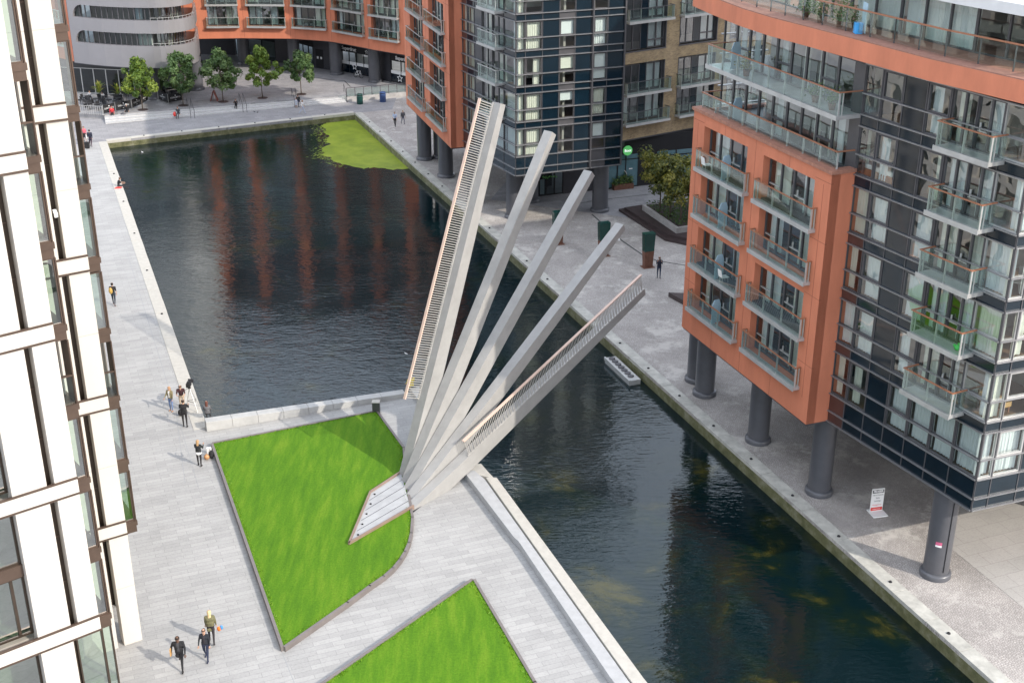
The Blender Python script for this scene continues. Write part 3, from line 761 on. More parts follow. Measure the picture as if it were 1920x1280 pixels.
# right return
rb = [0, .85, 2.4, 3.9, 5.4, 6.9, 8.4, 9.9, 11.4, 13, 15, 17, 19, 21, 23, 26]
def cellR(k, i):
    if k == -1: return ('panel', m_navy2)
    if k <= -2: return ('panel', m_navy2)
    if i == 2 or i in (5, 8, 11): return ('panel', m_navy2)
    if i > 5: return ('panel', m_navy)
    return ('win', [('full', m_cur2), ('full', m_cur), None, ('left', m_cur)][(i+k) % 4 if k else 0], i == 1, m_pane2, m_lgrey)
curtain_wall(E, frt, rb, cellR, 6, rnd, railout=.1)
interior(E, frt, 5.2, 26, 4.5, ZB, 6)
m = MB()
for k in range(7): m.prism([fg.p(fg.L-.12, -.14), frt.p(.25, -.14), frt.p(5.2, -.14), frt.p(5.2, -4.6), fg.p(fg.L-.3, -4.6)], ZB+PIT*k-.5, ZB+PIT*k-.09)
m.build('floor_slab', m_grey, E)
# orange band, terrace and penthouse
bandp = [(10.2, 73.6), (10.9, 70.7), (11.9, 67.2), (12.9, 64.6), (14.2, 62.0), (15.7, 58.9), (17.8, 54.5), (20.6, 49.85), (21.3, 49.6)]
bin_ = [(p[0]+1.4, p[1]+.6) for p in bandp]
m = MB()
for i in range(len(bandp)-1): m.prism([bandp[i], bandp[i+1], bin_[i+1], bin_[i]], 23.95, 24.85)
m.prism([bandp[-1], frt.p(26, .7), frt.p(26, -.9), bin_[-1]], 23.95, 24.85)
m.build('orange_band', m_ora, E)
m = MB(); m.prism([bandp[0]]+bandp[1:]+[frt.p(26, .6), frt.p(26, -20), back], 24.852, 24.9); m.build('terrace', M('terrace_tile', (.30, .15, .11), .85, var=.2, scale=4), E)
m = MB(); m.prism([fo.p(0, -1.2), fo.p(fo.L, -1.2), PJ, fg.p(fg.L, -.2), frt.p(26, -.2), frt.p(26, -20), back], 23.6, 23.95); m.build('soffit', m_grey, E)
def offset_path(pts, d):
    r = []
    for i, p in enumerate(pts):
        a = Vector(pts[max(i-1, 0)]); c = Vector(pts[min(i+1, len(pts)-1)]); q = (c-a).normalized(); n = Vector((-q.y, q.x))*d; r.append((p[0]+n.x, p[1]+n.y))
    return r
rp = offset_path(bandp, .75)+[frt.p(12, -.2), frt.p(26, -.2)]
g = MB(); r = MB(); p = MB()
for a, c in zip(rp, rp[1:]):
    A, C = Vector(a), Vector(c); L = (C-A).length; d = (C-A).normalized(); n = Vector((-d.y, d.x))
    k = max(1, round(L/1.6))
    r.bar((A.x, A.y, 26.02), (C.x, C.y, 26.02), .1, .06)
    for j in range(k):
        q, s_ = A+d*(L*j/k+.02), A+d*(L*(j+1)/k-.02)
        g.prism([tuple(q-n*.008), tuple(s_-n*.008), tuple(s_+n*.008), tuple(q+n*.008)], 24.98, 25.96)
        w_ = A+d*(L*j/k)+n*.06; p.box(w_.x-.03, w_.x+.03, w_.y-.03, w_.y+.03, 24.9, 26.0)
bal = p.build('terrace_railing', m_frame, E); g.build('balustrade_glass', m_bal, bal); r.build('handrail', m_wood, bal)
pp = offset_path(bandp, 2.5)
for a, c in zip(pp, pp[1:]):
    f = Fr(a, c, (-1, -.4))
    if f.L < .6: continue
    n = max(1, round(f.L/1.5))
    window(E, f, 0, f.L, 24.9, 27.05, 0, None, [f.L*k/n for k in range(1, n)], rnd.choice([('full', m_cur2), ('right', m_cur), None]), m_pane2, m_frame, .07, rnd, 'penthouse_window')
f = Fr(pp[-1], (frt.p(26, -2.6)), (.3, -1))
window(E, f, 0, f.L, 24.9, 27.05, 0, None, [1.5*k for k in range(1, 16)], ('left', m_cur2), m_pane2, m_frame, .07, rnd, 'penthouse_window')
m = MB(); ip = offset_path(bandp, 6); m.prism(ip+[frt.p(26, -6), frt.p(26, -20), back], 24.9, 27.05); m.build('interior', m_int, E)
m = MB(); ro = offset_path(bandp, 1.1); m.prism(ro[4:]+[frt.p(26, -.4), frt.p(26, -20), (30, 70)], 27.06, 27.5); m.build('roof', M('pale_roof', (.62, .62, .62), .5, var=.06), E)
# set back flats above the prow
up = Fr(fo.p(.2, -1.5), fo.p(fo.L+.3, -1.5), (-1, -.3))
for z0, z1 in ((18.3, 21.0), (21.25, 23.85)):
    k = 10
    for j in range(k):
        a, c = up.L*j/k, up.L*(j+1)/k
        window(E, up, a, c, z0, z1, 0, z0+.95 if j % 3 == 1 else None, (), rnd.choice([('left', m_cur2), None, None, ('right', m_cur)]), m_pane, m_frame, .08, rnd, 'flat_window', sash=False)
m = MB(); m.prism([up.p(0, -4), up.p(up.L, -4), up.p(up.L, -4.3), up.p(0, -4.3)], 18.3, 23.9); m.build('interior', m_int, E)
m = MB(); m.fbox(up, 0, up.L, -4, .0, 20.98, 21.26); m.fbox(up, 0, up.L, -4, .0, 18.1, 18.29); m.fbox(fo, .3, fo.L-.2, -1.5, -.5, 18.1, 18.3); m.build('floor_slab', m_grey, E)
balcony(E, up, .9, up.L-.35, 21.24, .0, 1.55, 8, m_wood, h=1.15)
g = MB(); r = MB(); p = MB(); k = 9
r.fbox(fo, .25, fo.L-.15, -.34, -.26, 19.45, 19.51); r.fbox(fo, .25, .33, -1.5, -.34, 19.45, 19.51); r.fbox(fo, fo.L-.23, fo.L-.15, -1.5, -.34, 19.45, 19.51)
g.fbox(fo, .3, fo.L-.2, -.31, -.295, 18.7, 19.42); g.fbox(fo, .285, .30, -1.45, -.34, 18.7, 19.42)
for j in range(k+1):
    a = .3+(fo.L-.5)*j/k; p.fbox(fo, a-.03, a+.03, -.40, -.32, 18.62, 19.45)
bal = p.build('terrace_railing', m_lgrey, E); g.build('balustrade_glass', m_bal, bal); r.build('handrail', m_wood, bal)
# corner post between prow and glass front, fins at the far edge
m = MB(); m.prism([PJ, (PJ[0]-.35, PJ[1]+.62), (PJ[0]+.2, PJ[1]+.9), (PJ[0]+.5, PJ[1]+.2)], 18.45, 23.95); m.build('corner_post', m_frame, E)
m = MB(); fl = Fr(up.p(0), up.p(0, -8), (-1, .5))
for z in (18.6, 19.7, 20.9, 21.5, 22.6, 23.6): m.fbox(fl, -.1, 3, .0, .22, z, z+.06)
for z in (6.2, 7.1, 9.4, 10.4, 12.3, 13.4, 15.2, 16.3): m.fbox(fcl, 1.5, 8, .0, .35, z, z+.06)
m.build('facade_rail', m_rail, E)
# body behind the skins, soffit, columns, recessed ground floor
m = MB(); m.prism([fo.p(.5, -4.4), fo.p(fo.L, -4.4), fg.p(0.3, -4.75), fg.p(fg.L-1.2, -4.75), frt.p(5.5, -4.75), frt.p(26, -4.75), frt.p(26, -20), back], 5.2, 23.6); m.build('core_wall', m_int, E)
m = MB(); m.prism([fo.p(.05, -.06), fo.p(fo.L, -.05), fcr.p(fcr.L), fg.p(fg.L-.05, -.02), frt.p(26, -.02), frt.p(26, -20), back], 4.9, 5.0-.004); m.build('soffit', m_grey, E)
for x, y in ((11.95, 74.7), (12.2, 72.7), (14.5, 66.5), (16.8, 60.6), (20.8, 52.75), (26.5, 66), (31, 57.5), (22.5, 71)): sharp_smooth(column(E, x, y, 0, 4.95))
m = MB(); m.prism([(22, 79), (28.5, 62), (46, 68), (48, 84)], 0, 4.9); m.build('ground_floor_wall', m_grey, E)
# sticker and bracket on the near column
st = MB(); 
cx, cy = 20.8, 52.75; a0 = math.atan2(-cy, -cx)
for z0, z1, mt in ((2.02, 2.2, 0), (1.92, 2.02, 1)):
    st.cur = mt
    for k in range(4):
        a1, a2 = a0-.30+k*.12, a0-.30+(k+1)*.12; r_ = .626
        st.quad((cx+r_*math.cos(a1), cy+r_*math.sin(a1), z0), (cx+r_*math.cos(a2), cy+r_*math.sin(a2), z0), (cx+r_*math.cos(a2), cy+r_*math.sin(a2), z1), (cx+r_*math.cos(a1), cy+r_*math.sin(a1), z1))
tag(st.build('sticker', [M('pink_sticker', (.55, .12, .22), .5), m_sign]), 'small pink and white sticker on the nearest dark quay column', 'sticker')
m = MB()
for a1 in (a0+.62,): m.tube([(cx+.635*math.cos(a1), cy+.635*math.sin(a1), .5), (cx+.635*math.cos(a1), cy+.635*math.sin(a1), 4.4)], .022, 6)
tag(m.build('conduit', m_black), 'thin black cable conduit running down the nearest quay column', 'conduit')

# ================================================================== middle block
CL, CP, J, K_, Rr = (-10.8, 129.4), (-5.5, 112.5), (-4.4, 112.9), (.3, 103.8), (9.4, 107.3)
C = thing('apartment_block', 'middle apartment block with orange prow, navy glass panels and cream curtains behind the fan bridge', 'building', (0, 118, 0))
co = Fr(CL, CP, (-1, -.3)); cg = Fr(J, K_, (-1, -.5)); cr = Fr(K_, Rr, (.3, -1)); ccr = Fr(CP, J, (.3, -1))
rnd = random.Random(21)
f_ = co.L/18.85; A0, A1, B0_, B1_ = 2.9*f_, 8.5*f_, 11.0*f_, 16.9*f_
ops = [(A0, A1, 12.2, 17.4), (B0_, B1_, 12.2, 17.4), (A0, A1, 6.35, 11.45), (B0_, B1_, 6.35, 11.45)]
m = MB(); wall_openings(m, co, 0, co.L, -.5, 0, 5.0, 18.4, ops)
m.prism([CP, ccr.p(ccr.L+.2), co.p(co.L, -2), co.p(co.L, -.5)], 5.0, 18.4)
cbl = Fr(CL, (CL[0]+12, CL[1]+4.6), (-.3, 1)); m.prism([CL, co.p(0, -.5), co.p(.5, -6), cbl.p(6)], 5.0, 18.4)
m.fbox(co, 0, co.L, -.5, .05, 18.4, 18.6)
m.build('wall', m_ora, C)
m = MB()
for z in (8.2, 11.6, 14.6, 17.6): m.fbox(ccr, 0, 1.15, 0, .004, z, z+.025); m.fbox(co, B1_+.02, co.L, 0, .004, z, z+.025)
for s_ in (9.7*f_, 17.9*f_, .9*f_): m.fbox(co, s_, s_+.025, 0, .005, 5.05, 18.3)
m.build('panel_joint', m_ora2, C)
for (s0, s1, z0, z1) in ops:
    m = MB(); m.fbox(co, s0, s1, -.5, -.02, z0+2.6, z0+2.85); m.fbox(co, s0+.01, s1-.01, -4, -.5, z0-.2, z0-.02); m.fbox(co, s0+.01, s1-.01, -4, -.5, z0+2.6, z0+2.8); m.fbox(co, s0+.01, s1-.01, -4.1, -4, z0, z1); m.build('floor_slab', m_grey, C)
    for j in (0, 1):
        zf = z0+j*2.82; doorset(C, co, s0, s1, zf+.06, zf+(2.5 if j == 0 else 2.35), -.42, rnd, 5)
        balcony(C, co, s0-.35, s1+.55, zf+.02, -.02, .42, 2, m_lgrey)
cb = [0, 1.15, 2.6, 4.02, 6.0, 8.08, cg.L]
def cellC(k, i):
    if k == -1: return ('panel', m_brown if i == 0 else m_navy)
    if k <= -2: return ('panel', m_brown if i == 0 else (m_grey if i in (3, 4) else m_navy2))
    if i == 2: return ('panel', m_navy)
    if i in (3, 4) and k > 0: return None
    return ('win', ('full', m_cur if i < 2 else m_cur2) if i != 5 or k in (0, 1) else ('right', m_cur2), i == 1)
curtain_wall(C, cg, cb, cellC, 5, rnd); interior(C, cg, .1, cg.L-.1, 4.5, ZB, 5)
for k in range(1, 5):
    z = ZB+PIT*k; doorset(C, cg, cb[3]+.03, cb[5]-.03, z-.02, z+2.35, -.06, rnd, 4); balcony(C, cg, 4.9, 8.3, z-.02, .02, .9, 2, m_lgrey)
qb = [0, .83, 2.33, 3.81, 5.24, 6.69, 6.86, 8.17, cr.L]
def cellCR(k, i):
    if k == -1: return ('panel', m_frame if i == 6 else m_navy2)
    if k <= -2: return ('panel', m_frame if i == 3 else m_navy2)
    if i in (2, 4, 7): return ('panel', m_navy2)
    if i == 5: return ('panel', m_frame)
    if i == 0: return ('win', ('full', m_cur), False, m_pane2)
    if i == 1: return ('win', (('right', m_cur) if k == 2 else ('full', m_cur)) if k < 4 else None, True, m_pane2)
    if i == 3: return ('win', (None, ('blind', m_blind), ('blind', m_cur), ('blind', m_blind), ('blind', m_blind))[k], True, m_pane2)
    return ('win', (('blind', m_blind), ('full', m_cur), ('blind', m_blind), ('full', m_cur2), None)[k], True, m_pane2)
curtain_wall(C, cr, qb, cellCR, 5, rnd, railout=.16); interior(C, cr, .4, cr.L-.1, 4.5, ZB, 5)
m = MB()
for s_ in (6.78, cr.L-.06): m.fbox(cr, s_-.06, s_+.06, .0, .2, 5.0, ZB+PIT*5)
m.build('fin', m_frame, C)
m = MB(); m.fbox(cr, 0, cr.L, -.2, -.02, ZB+PIT*5, 27); m.fbox(cg, 0, cg.L, -.2, -.02, ZB+PIT*5, 27); m.build('upper_wall', m_navy2, C)
m = MB(); m.prism([co.p(.2, -1.2), co.p(co.L, -1.2), co.p(co.L, -6), co.p(.2, -6)], 18.4, 27); m.build('upper_wall', m_grey, C)
m = MB(); m.prism([co.p(.5, -4.4), co.p(co.L, -4.4), cg.p(.3, -4.75), cg.p(cg.L-.8, -4.75), cr.p(4.8, -4.75), cr.p(cr.L-.05, -4.75), (6.4, 117), (1, 134)], 5.2, 27.2); m.build('core_wall', m_int, C)
m = MB(); m.fbox(cr, cr.L-.12, cr.L-.02, -9, -.15, 5, 27); m.build('side_wall', m_navy, C)
m = MB(); m.prism([co.p(.05, -.06), co.p(co.L, -.05), ccr.p(ccr.L), cg.p(cg.L-.05, -.02), cr.p(cr.L, -.02), (6.4, 116.5), (1, 134), cbl.p(10)], 4.9, 4.996); m.build('soffit', m_grey, C)
for x, y in ((-8.9, 126.6), (-6.45, 120.5), (-7.3, 127.2), (-3.4, 112.6), (.2, 108.0), (1.7, 112.6), (7.9, 109.8)): sharp_smooth(column(C, x, y, 0, 4.95, .72))
lob = Fr((-1.5, 112.4), (8.2, 116.0), (.3, -1))
window(C, lob, 3.6, 6.7, .05, 4.4, 0, 2.6, (4.3, 5.0, 5.8), None, m_dglass, m_black, .09, rnd, 'lobby_window', sash=False)
m = MB(); m.fbox(lob, 3.75, 4.25, -.4, -.36, .1, 1.5); m.fbox(lob, 4.4, 4.95, -.4, -.36, .1, 1.5); m.build('lobby_poster', m_blind, C)
m = MB(); m.fbox(lob, 2.6, 3.6, -.3, 0, 0, 4.9); m.fbox(lob, 6.7, lob.L, -.3, 0, 0, 4.9); m.fbox(lob, 3.6, 6.7, -.3, 0, 4.4, 4.9); m.fbox(lob, 3.6, 6.7, -3, -2.8, 0, 4.9); m.build('ground_floor_wall', m_grey, C)
tx = text('green', .42, lob.P(5.35, .03, 1.75), (lob.d.x, lob.d.y, 0), (0, 0, 1), M('green_script', (.12, .42, .08), .5), 'lettering', C) if False else None
# green leaf motif stuck on the lobby glass
m = MB(); rr = random.Random(2)
for k in range(26):
    s_, z = 4.6+k*.055+rr.uniform(-.04, .04), 1.75+rr.uniform(-.12, .12); a = rr.uniform(0, 3)
    m.quad(lob.P(s_, .03, z-.05), lob.P(s_+.1*math.cos(a), .03, z+.02), lob.P(s_+.05, .03, z+.12), lob.P(s_-.07, .03, z+.05))
m.build('leaf_motif', M('green_leaf_vinyl', (.14, .42, .10), .5), C)

# ================================================================== brick block
D = thing('brick_building', 'yellow brick apartment building with dark balconies set back between the two glass blocks', 'building', (18, 124, 0))
D0, D1 = (9.6, 114.7), (31, 128.9); df = Fr(D0, D1, (.3, -1)); rnd = random.Random(31)
ops = []
for a in (.6, 6.95, 13.2):
    w_ = 4.75 if a == .6 else 4.6
    ops += [(a, a+w_, 6.6, 11.95), (a, a+w_, 13.1, 18.3)]
m = MB(); wall_openings(m, df, -.5, df.L, -.5, 0, 5.0, 21, ops); m.build('wall', m_brick, D)
for (s0, s1, z0, z1) in ops:
    m = MB(); m.fbox(df, s0, s1, -.5, -.03, z0+2.5, z0+2.75); m.fbox(df, s0-.03, s1+.03, -.3, .05, z0-.12, z0); m.fbox(df, s0, s1, -3.5, -.5, z0+2.5, z0+2.7); m.fbox(df, s0, s1, -3.6, -3.5, z0, z1); m.fbox(df, s0-.01, s0+.06, -.4, .03, z0, z1); m.fbox(df, s1-.06, s1+.01, -.4, .03, z0, z1); m.build('reveal', m_frame, D)
    for j in (0, 1):
        zf = z0+j*2.75; L = s1-s0
        m = MB(); m.fbox(df, s0+L*.42, s0+L*.58, -.35, -.3, zf+.05, zf+2.45); m.build('blue_panel', m_navy2, D)
        window(D, df, s0+.06, s0+L*.42, zf+.05, zf+2.45, -.3, None, [s0+L*.22], ('left', m_cur2) if rnd.random() < .3 else None, m_pane, m_frame, .07, rnd, 'balcony_door')
        window(D, df, s0+L*.58, s1-.06, zf+.05, zf+2.45, -.3, zf+.75 if z0 > 12 else None, [s0+L*.79], ('full', m_cur2), m_pane, m_frame, .09, rnd, 'balcony_door', sash=False)
        if not (z0 > 12 and j == 0): balcony(D, df, s0-.15, s1+.3, zf-.02, -.02, .75, 4, m_frame)
m = MB(); m.prism([df.p(-.4, -3.7), df.p(df.L, -3.7), df.p(df.L, -14), df.p(0, -14)], 5, 21); m.build('core_wall', m_int, D)
m = MB(); m.fbox(df, -.4, df.L, -8, -.05, 4.85, 4.99); m.fbox(df, 0, df.L, -1.4, -1.2, 4.0, 4.85); m.build('soffit', m_black if False else m_grey, D)
sharp_smooth(column(D, *df.p(6.6, -1.9), 0, 4.85, .5)); sharp_smooth(column(D, *df.p(13, -1.9), 0, 4.85, .5))
gf = Fr((7.6, 115.7), (26, 122.0), (.3, -1))
m = MB(); m.fbox(gf, 0, gf.L, -.3, -.05, 3.2, 4.85); m.fbox(gf, 4.6, 6.5, -.3, -.04, 0, 3.2); m.build('ground_floor_wall', m_black, D)
bays_ = [0, .75, 2.45, 2.5, 3.3, 4.6, 6.5, 8.5, 10.5, 12.5, 14.5, 16.5]
m = MB(); fr_ = MB()
for a, c in zip(bays_, bays_[1:]):
    if c-a < .2: continue
    if a == 4.6: continue
    m.fbox(gf, a+.04, c-.04, -.12, -.02, .12, 2.7); m.fbox(gf, a+.04, c-.04, -.12, -.03, 2.78, 3.2)
    fr_.fbox(gf, c-.05, c+.05, -.14, .03, 0, 3.2)
m.build('shop_glass', m_teal, D); fr_.fbox(gf, 0, gf.L, -.14, .02, 2.7, 2.78); fr_.fbox(gf, 0, gf.L, -.14, .0, 0, .12); fr_.build('shopfront_frame', m_black, D)
hd = MB(); hd.tube([gf.P(3.42, .06, .9), gf.P(3.4, .18, 1.2), gf.P(3.3, .2, 1.5), gf.P(3.15, .06, 1.7)], .03, 6); hd.build('door_handle', m_lgrey, D)
tg = MB(); tg.fbox(gf, 3.65, 4.0, .0, .012, 1.75, 1.85); tg.fbox(gf, 5.5, 5.8, .0, .012, 1.75, 1.85); tg.build('notice', m_sign, D)
# round green sign
sg = thing('round_sign', 'round green hanging sign with white lettering under the brick building', 'sign', gf.P(2.6, .5, 4.0))
p0 = Vector(at(1188, 289, 3.7)); c0 = Vector(gf.P(3.2, .55, 3.75))
m = MB(); n = 28; d3 = Vector((gf.d.x, gf.d.y, 0)); nn = Vector((gf.n.x, gf.n.y, 0))
ring = [c0+d3*math.cos(2*math.pi*k/n)*.46+Vector((0, 0, math.sin(2*math.pi*k/n)*.46)) for k in range(n)]
m.hexa([p-nn*.05 for p in ring][::1], [p+nn*.05 for p in ring][::1])
ms_ = bpy.data.materials.new('lit_green_sign'); ms_.use_nodes = True; bs = ms_.node_tree.nodes['Principled BSDF']; bs.inputs['Base Color'].default_value = (.10, .42, .12, 1); bs.inputs['Emission Color'].default_value = (.10, .45, .13, 1); bs.inputs['Emission Strength'].default_value = .3
m.build('disc', ms_, sg); mt_ = bpy.data.materials.new('lit_white_lettering'); mt_.use_nodes = True; bs = mt_.node_tree.nodes['Principled BSDF']; bs.inputs['Emission Color'].default_value = (1, 1, 1, 1); bs.inputs['Emission Strength'].default_value = .35
text('Boot', .34, c0+nn*.06, d3, (0, 0, 1), mt_, 'lettering', sg, .006, .008)
m = MB(); m.bar(c0+Vector((0, 0, .44)), c0+Vector((0, 0, 1.1)), .05, .05, (1, 0, 0)); m.build('hanger', m_black, sg)

# ================================================================== curved far block
Bk = thing('apartment_block', 'far curved orange apartment block above the shopfronts at the end of the basin', 'building', (-26, 168, 0))
rnd = random.Random(41)
bp_ = [(-47, 163.2), (-39.1, 164.4), (-34.7, 164.7), (-28.2, 164.4), (-25.0, 163.5), (-22.5, 162.2), (-19.8, 160.0), (-17.2, 157.5), (-11.0, 152.7)]
cols_ = [((-38.6, 164.42), (-34.73, 164.7)), ((-33.49, 164.65), (-28.76, 164.42)), ((-27.64, 164.25), (-23.27, 162.7)), ((-22.1, 161.9), (-18.06, 158.4)), ((-17.1, 157.4), (-13.46, 154.6))]
pts = [bp_[0]]
for a, c in cols_: pts += [a, c]
pts.append(bp_[-1])
ZS = [6.58+2.72*k for k in range(8)]; TOP = 28.3
solid = MB(); joint = MB()
for i in range(len(pts)-1):
    f = Fr(pts[i], pts[i+1], (.1, -1))
    if i % 2 == 0:
        solid.fbox(f, 0, f.L, -.6, 0, 5.0, TOP); joint.fbox(f, f.L*.5, f.L*.5+.03, 0, .006, 5.05, TOP-.1)
    else:
        for z0 in (5.0,): solid.fbox(f, 0, f.L, -.6, -.002, 5.0, ZS[0])
        for k in (1, 3, 5): solid.fbox(f, 0, f.L, -.6, -.002, ZS[k]+2.45, ZS[k+1]-.0)
        solid.fbox(f, 0, f.L, -.6, -.002, ZS[7]+2.45, TOP)
        for k in range(5 if True else 8):
            z = ZS[k]
            if k < 3:
                doorset(Bk, f, .02, f.L-.02, z+.05, z+2.42, -.4, rnd, 5)
                balcony(Bk, f, -.1, f.L+.1, z, -.02, .5, 3, m_lgrey)
            else:
                m = MB(); m.fbox(f, .02, f.L-.02, -.45, -.4, z, z+2.45); m.build('upper_window', m_navy, Bk)
        for k in range(5, 8):
            m = MB(); m.fbox(f, .02, f.L-.02, -.45, -.4, ZS[k], ZS[k]+2.45); m.build('upper_window', m_navy, Bk)
        m = MB()
        for k in (0, 2, 4, 6): m.fbox(f, 0, f.L, -.4, -.03, ZS[k]+2.45, ZS[k]+2.72)
        for k in range(8): m.fbox(f, 0, f.L, -4, -.5, ZS[k]-.2, ZS[k]-.02)
        m.fbox(f, 0, f.L, -4.1, -4, 5.2, TOP); m.build('floor_slab', m_grey, Bk)
solid.build('wall', m_ora, Bk); joint.build('panel_joint', m_ora2, Bk)
m = MB(); m.prism([(p[0]-.3, p[1]+4.6) for p in bp_[1:]]+[(-11, 175), (-38, 186)], 5, TOP+.2); m.build('core_wall', m_int, Bk)
m = MB(); m.prism([(p[0], p[1]+.1) for p in bp_]+[(-11, 175), (-47, 186)], 4.9, 4.994); m.build('soffit', m_grey, Bk)
# top storeys, set back
m = MB(); m.prism([(p[0]-.6, p[1]+2.2) for p in bp_]+[(-11, 175), (-47, 186)], TOP, 36); m.build('upper_wall', m_frame, Bk)
for x, y in ((-35.7, 171.0), (-28.4, 167.2), (-22.6, 164.3), (-17.2, 160.0), (-42.5, 172)): sharp_smooth(column(Bk, x, y, .5, 4.95, .78))
# shopfronts
sh = [(-50, 178), (-38, 176.5), (-31.6, 171.6), (-28.6, 171.2), (-26.0, 168.3), (-22.0, 165.6), (-17.9, 162.3), (-15.2, 159.7), (-11, 156.0)]
for i in range(len(sh)-1):
    f = Fr(sh[i], sh[i+1], (.1, -1)); m = MB()
    if i in (1, 3, 5, 7):
        z1 = 3.3 if i in (5, 7) else 3.2
        m.fbox(f, 0, f.L, -.3, 0, z1+.75, 4.9); m.build('ground_floor_wall', m_grey, Bk)
        m = MB(); m.fbox(f, .0, f.L, -.2, .05, z1, z1+.75); m.build('fascia', m_black, Bk)
        n = 4 if i == 5 else 3
        window(Bk, f, .02, f.L-.02, .55, z1, -.05, None, [f.L*k/n for k in range(1, n)], None, m_dglass if i < 5 else m_pane2, m_black, .07, rnd, 'shop_window')
        b2 = MB(); b2.fbox(f, .1, f.L-.1, -2.4, -2.3, .55, z1)
        b2.build('shop_interior', M('shop_interior_pale', (.5, .52, .5), .7) if i >= 5 else m_int, Bk)
        if i >= 5:
            v = MB(); v.fbox(f, .08, f.L-.08, -.045, -.035, .6, 1.65); v.build('window_vinyl', m_navy, Bk)
            v = MB(); v.fbox(f, .08, f.L-.08, -.045, -.03, 1.65, 2.05); v.fbox(f, f.L*.72, f.L-.1, -.045, -.03, 3.0, 3.25); v.build('window_band', m_sign, Bk)
            d3 = (f.d.x, f.d.y, 0); 
            if f.p(0)[0] > f.p(f.L)[0]: d3 = (-f.d.x, -f.d.y, 0)
            text('Superdrug', .62, f.P(f.L*.28 if i == 5 else f.L*.42, .07, z1+.38), d3, (0, 0, 1), m_text_w, 'lettering', Bk, .02, .012)
            def star(s_, z, r0, hollow=True):
                s = MB(); P_ = []
                for k in range(10):
                    a = math.pi/2+k*math.pi/5; q = r0 if k % 2 == 0 else r0*.45; P_.append((math.cos(a)*q, math.sin(a)*q))
                for k in range(10):
                    a, c = P_[k], P_[(k+1) % 10]; t_ = .06 if z > 3 else .03
                    s.quad(f.P(s_+a[0], t_, z+a[1]), f.P(s_+c[0], t_, z+c[1]), f.P(s_+c[0]*.62, t_, z+c[1]*.62), f.P(s_+a[0]*.62, t_, z+a[1]*.62))
                s.build('star_emblem', m_text_w, Bk)
            if i == 5: star(f.L*.88, z1+.36, .3); star(f.L*.44, 1.5, .5)
            else: star(f.L*.30, 1.2, .55)
    else:
        m.fbox(f, 0, f.L, -.3, 0, .5, 4.9); m.build('ground_floor_wall', m_grey, Bk)
f = Fr(sh[3], sh[4], (.1, -1)); m = MB(); m.fbox(f, .3, f.L-.2, -.4, -.34, 1.9, 2.05); m.build('strip_light', m_sign, Bk)
f = Fr(sh[4], sh[5], (.1, -1)); m = MB(); m.fbox(f, .35, 1.65, .0, .03, .55, 3.0); dr = m.build('service_door', m_black, Bk); m = MB(); m.fbox(f, .55, .85, .03, .04, 1.75, 2.05); m.fbox(f, 1.15, 1.45, .03, .04, 1.75, 2.05); m.build('notice', m_sign, dr)

# ================================================================== silver tower with rounded end
T = thing('apartment_tower', 'silver clad tower with a rounded end and long strip windows above the cafe', 'building', (-46, 156, 0))
rnd = random.Random(51)
tp = [(-52.0, 152.2), (-49.8, 151.1), (-47.6, 150.2), (-45.5, 149.6), (-43.5, 149.2), (-41.6, 149.05)]
cx_, cy_ = -41.4, 152.95
for k in range(1, 13): a = -math.pi/2+k*math.pi*.62/12; tp.append((cx_+3.95*math.cos(a), cy_+3.9*math.sin(a)))
tp += [(-38.4, 158.2), (-39.4, 162)]
ins = offset_path(tp, .9)
def ringwall(m, z0, z1, i0=0, i1=None, pa=tp, pb=None):
    pb = pb or offset_path(tp, .35)
    for i in range(i0, (i1 or len(pa))-1): m.prism([pa[i], pa[i+1], pb[i+1], pb[i]], z0, z1)
m = MB(); z = 4.5; ringwall(m, 4.5, 7.0)
strips = [7.0+2.92*k for k in range(12)]
for k, zs in enumerate(strips):
    ringwall(m, zs+1.45, zs+2.92)
    # rounded left end of each strip window
    f = Fr(tp[0], tp[1], (0, -1)); 
    f0 = Fr(tp[0], tp[1], (-.4, -1)); r_ = 1.45; prev = None
    for j in range(9):
        a = math.pi/2*j/8; s_, zz = .75+r_-r_*math.cos(a), r_*math.sin(a)
        if prev:
            for (sa, za), (sb, zb) in (((prev), (s_, zz)),):
                P0, P1 = f0.P(sa, 0, zs+za), f0.P(sb, 0, zs+zb); Q0, Q1 = f0.P(sa, 0, zs+1.45), f0.P(sb, 0, zs+1.45)
                n3 = Vector((f0.n.x, f0.n.y, 0))*-.35
                m.hexa([P0, P1, P1+n3, P0+n3], [Q0, Q1, Q1+n3, Q0+n3])
        prev = (s_, zz)
    m.fbox(f0, 0, .75, -.35, 0, zs, zs+1.45)
shell = m.build('cladding', m_silver, T); sharp_smooth(shell)
m = MB()
for zs in strips[3:]: ringwall(m, zs+.75, zs+2.92, 0, None, offset_path(tp, -.02), offset_path(tp, .1))
shell = m.build('sunlit_upper_cladding', M('sunlit_white_cladding', (.86, .86, .86), .4, .0), T); sharp_smooth(shell)  # sunlight painted in: unseen upper storeys whitened to brighten their streak in the water
gp = offset_path(tp, .30); gq = offset_path(tp, 1.5)
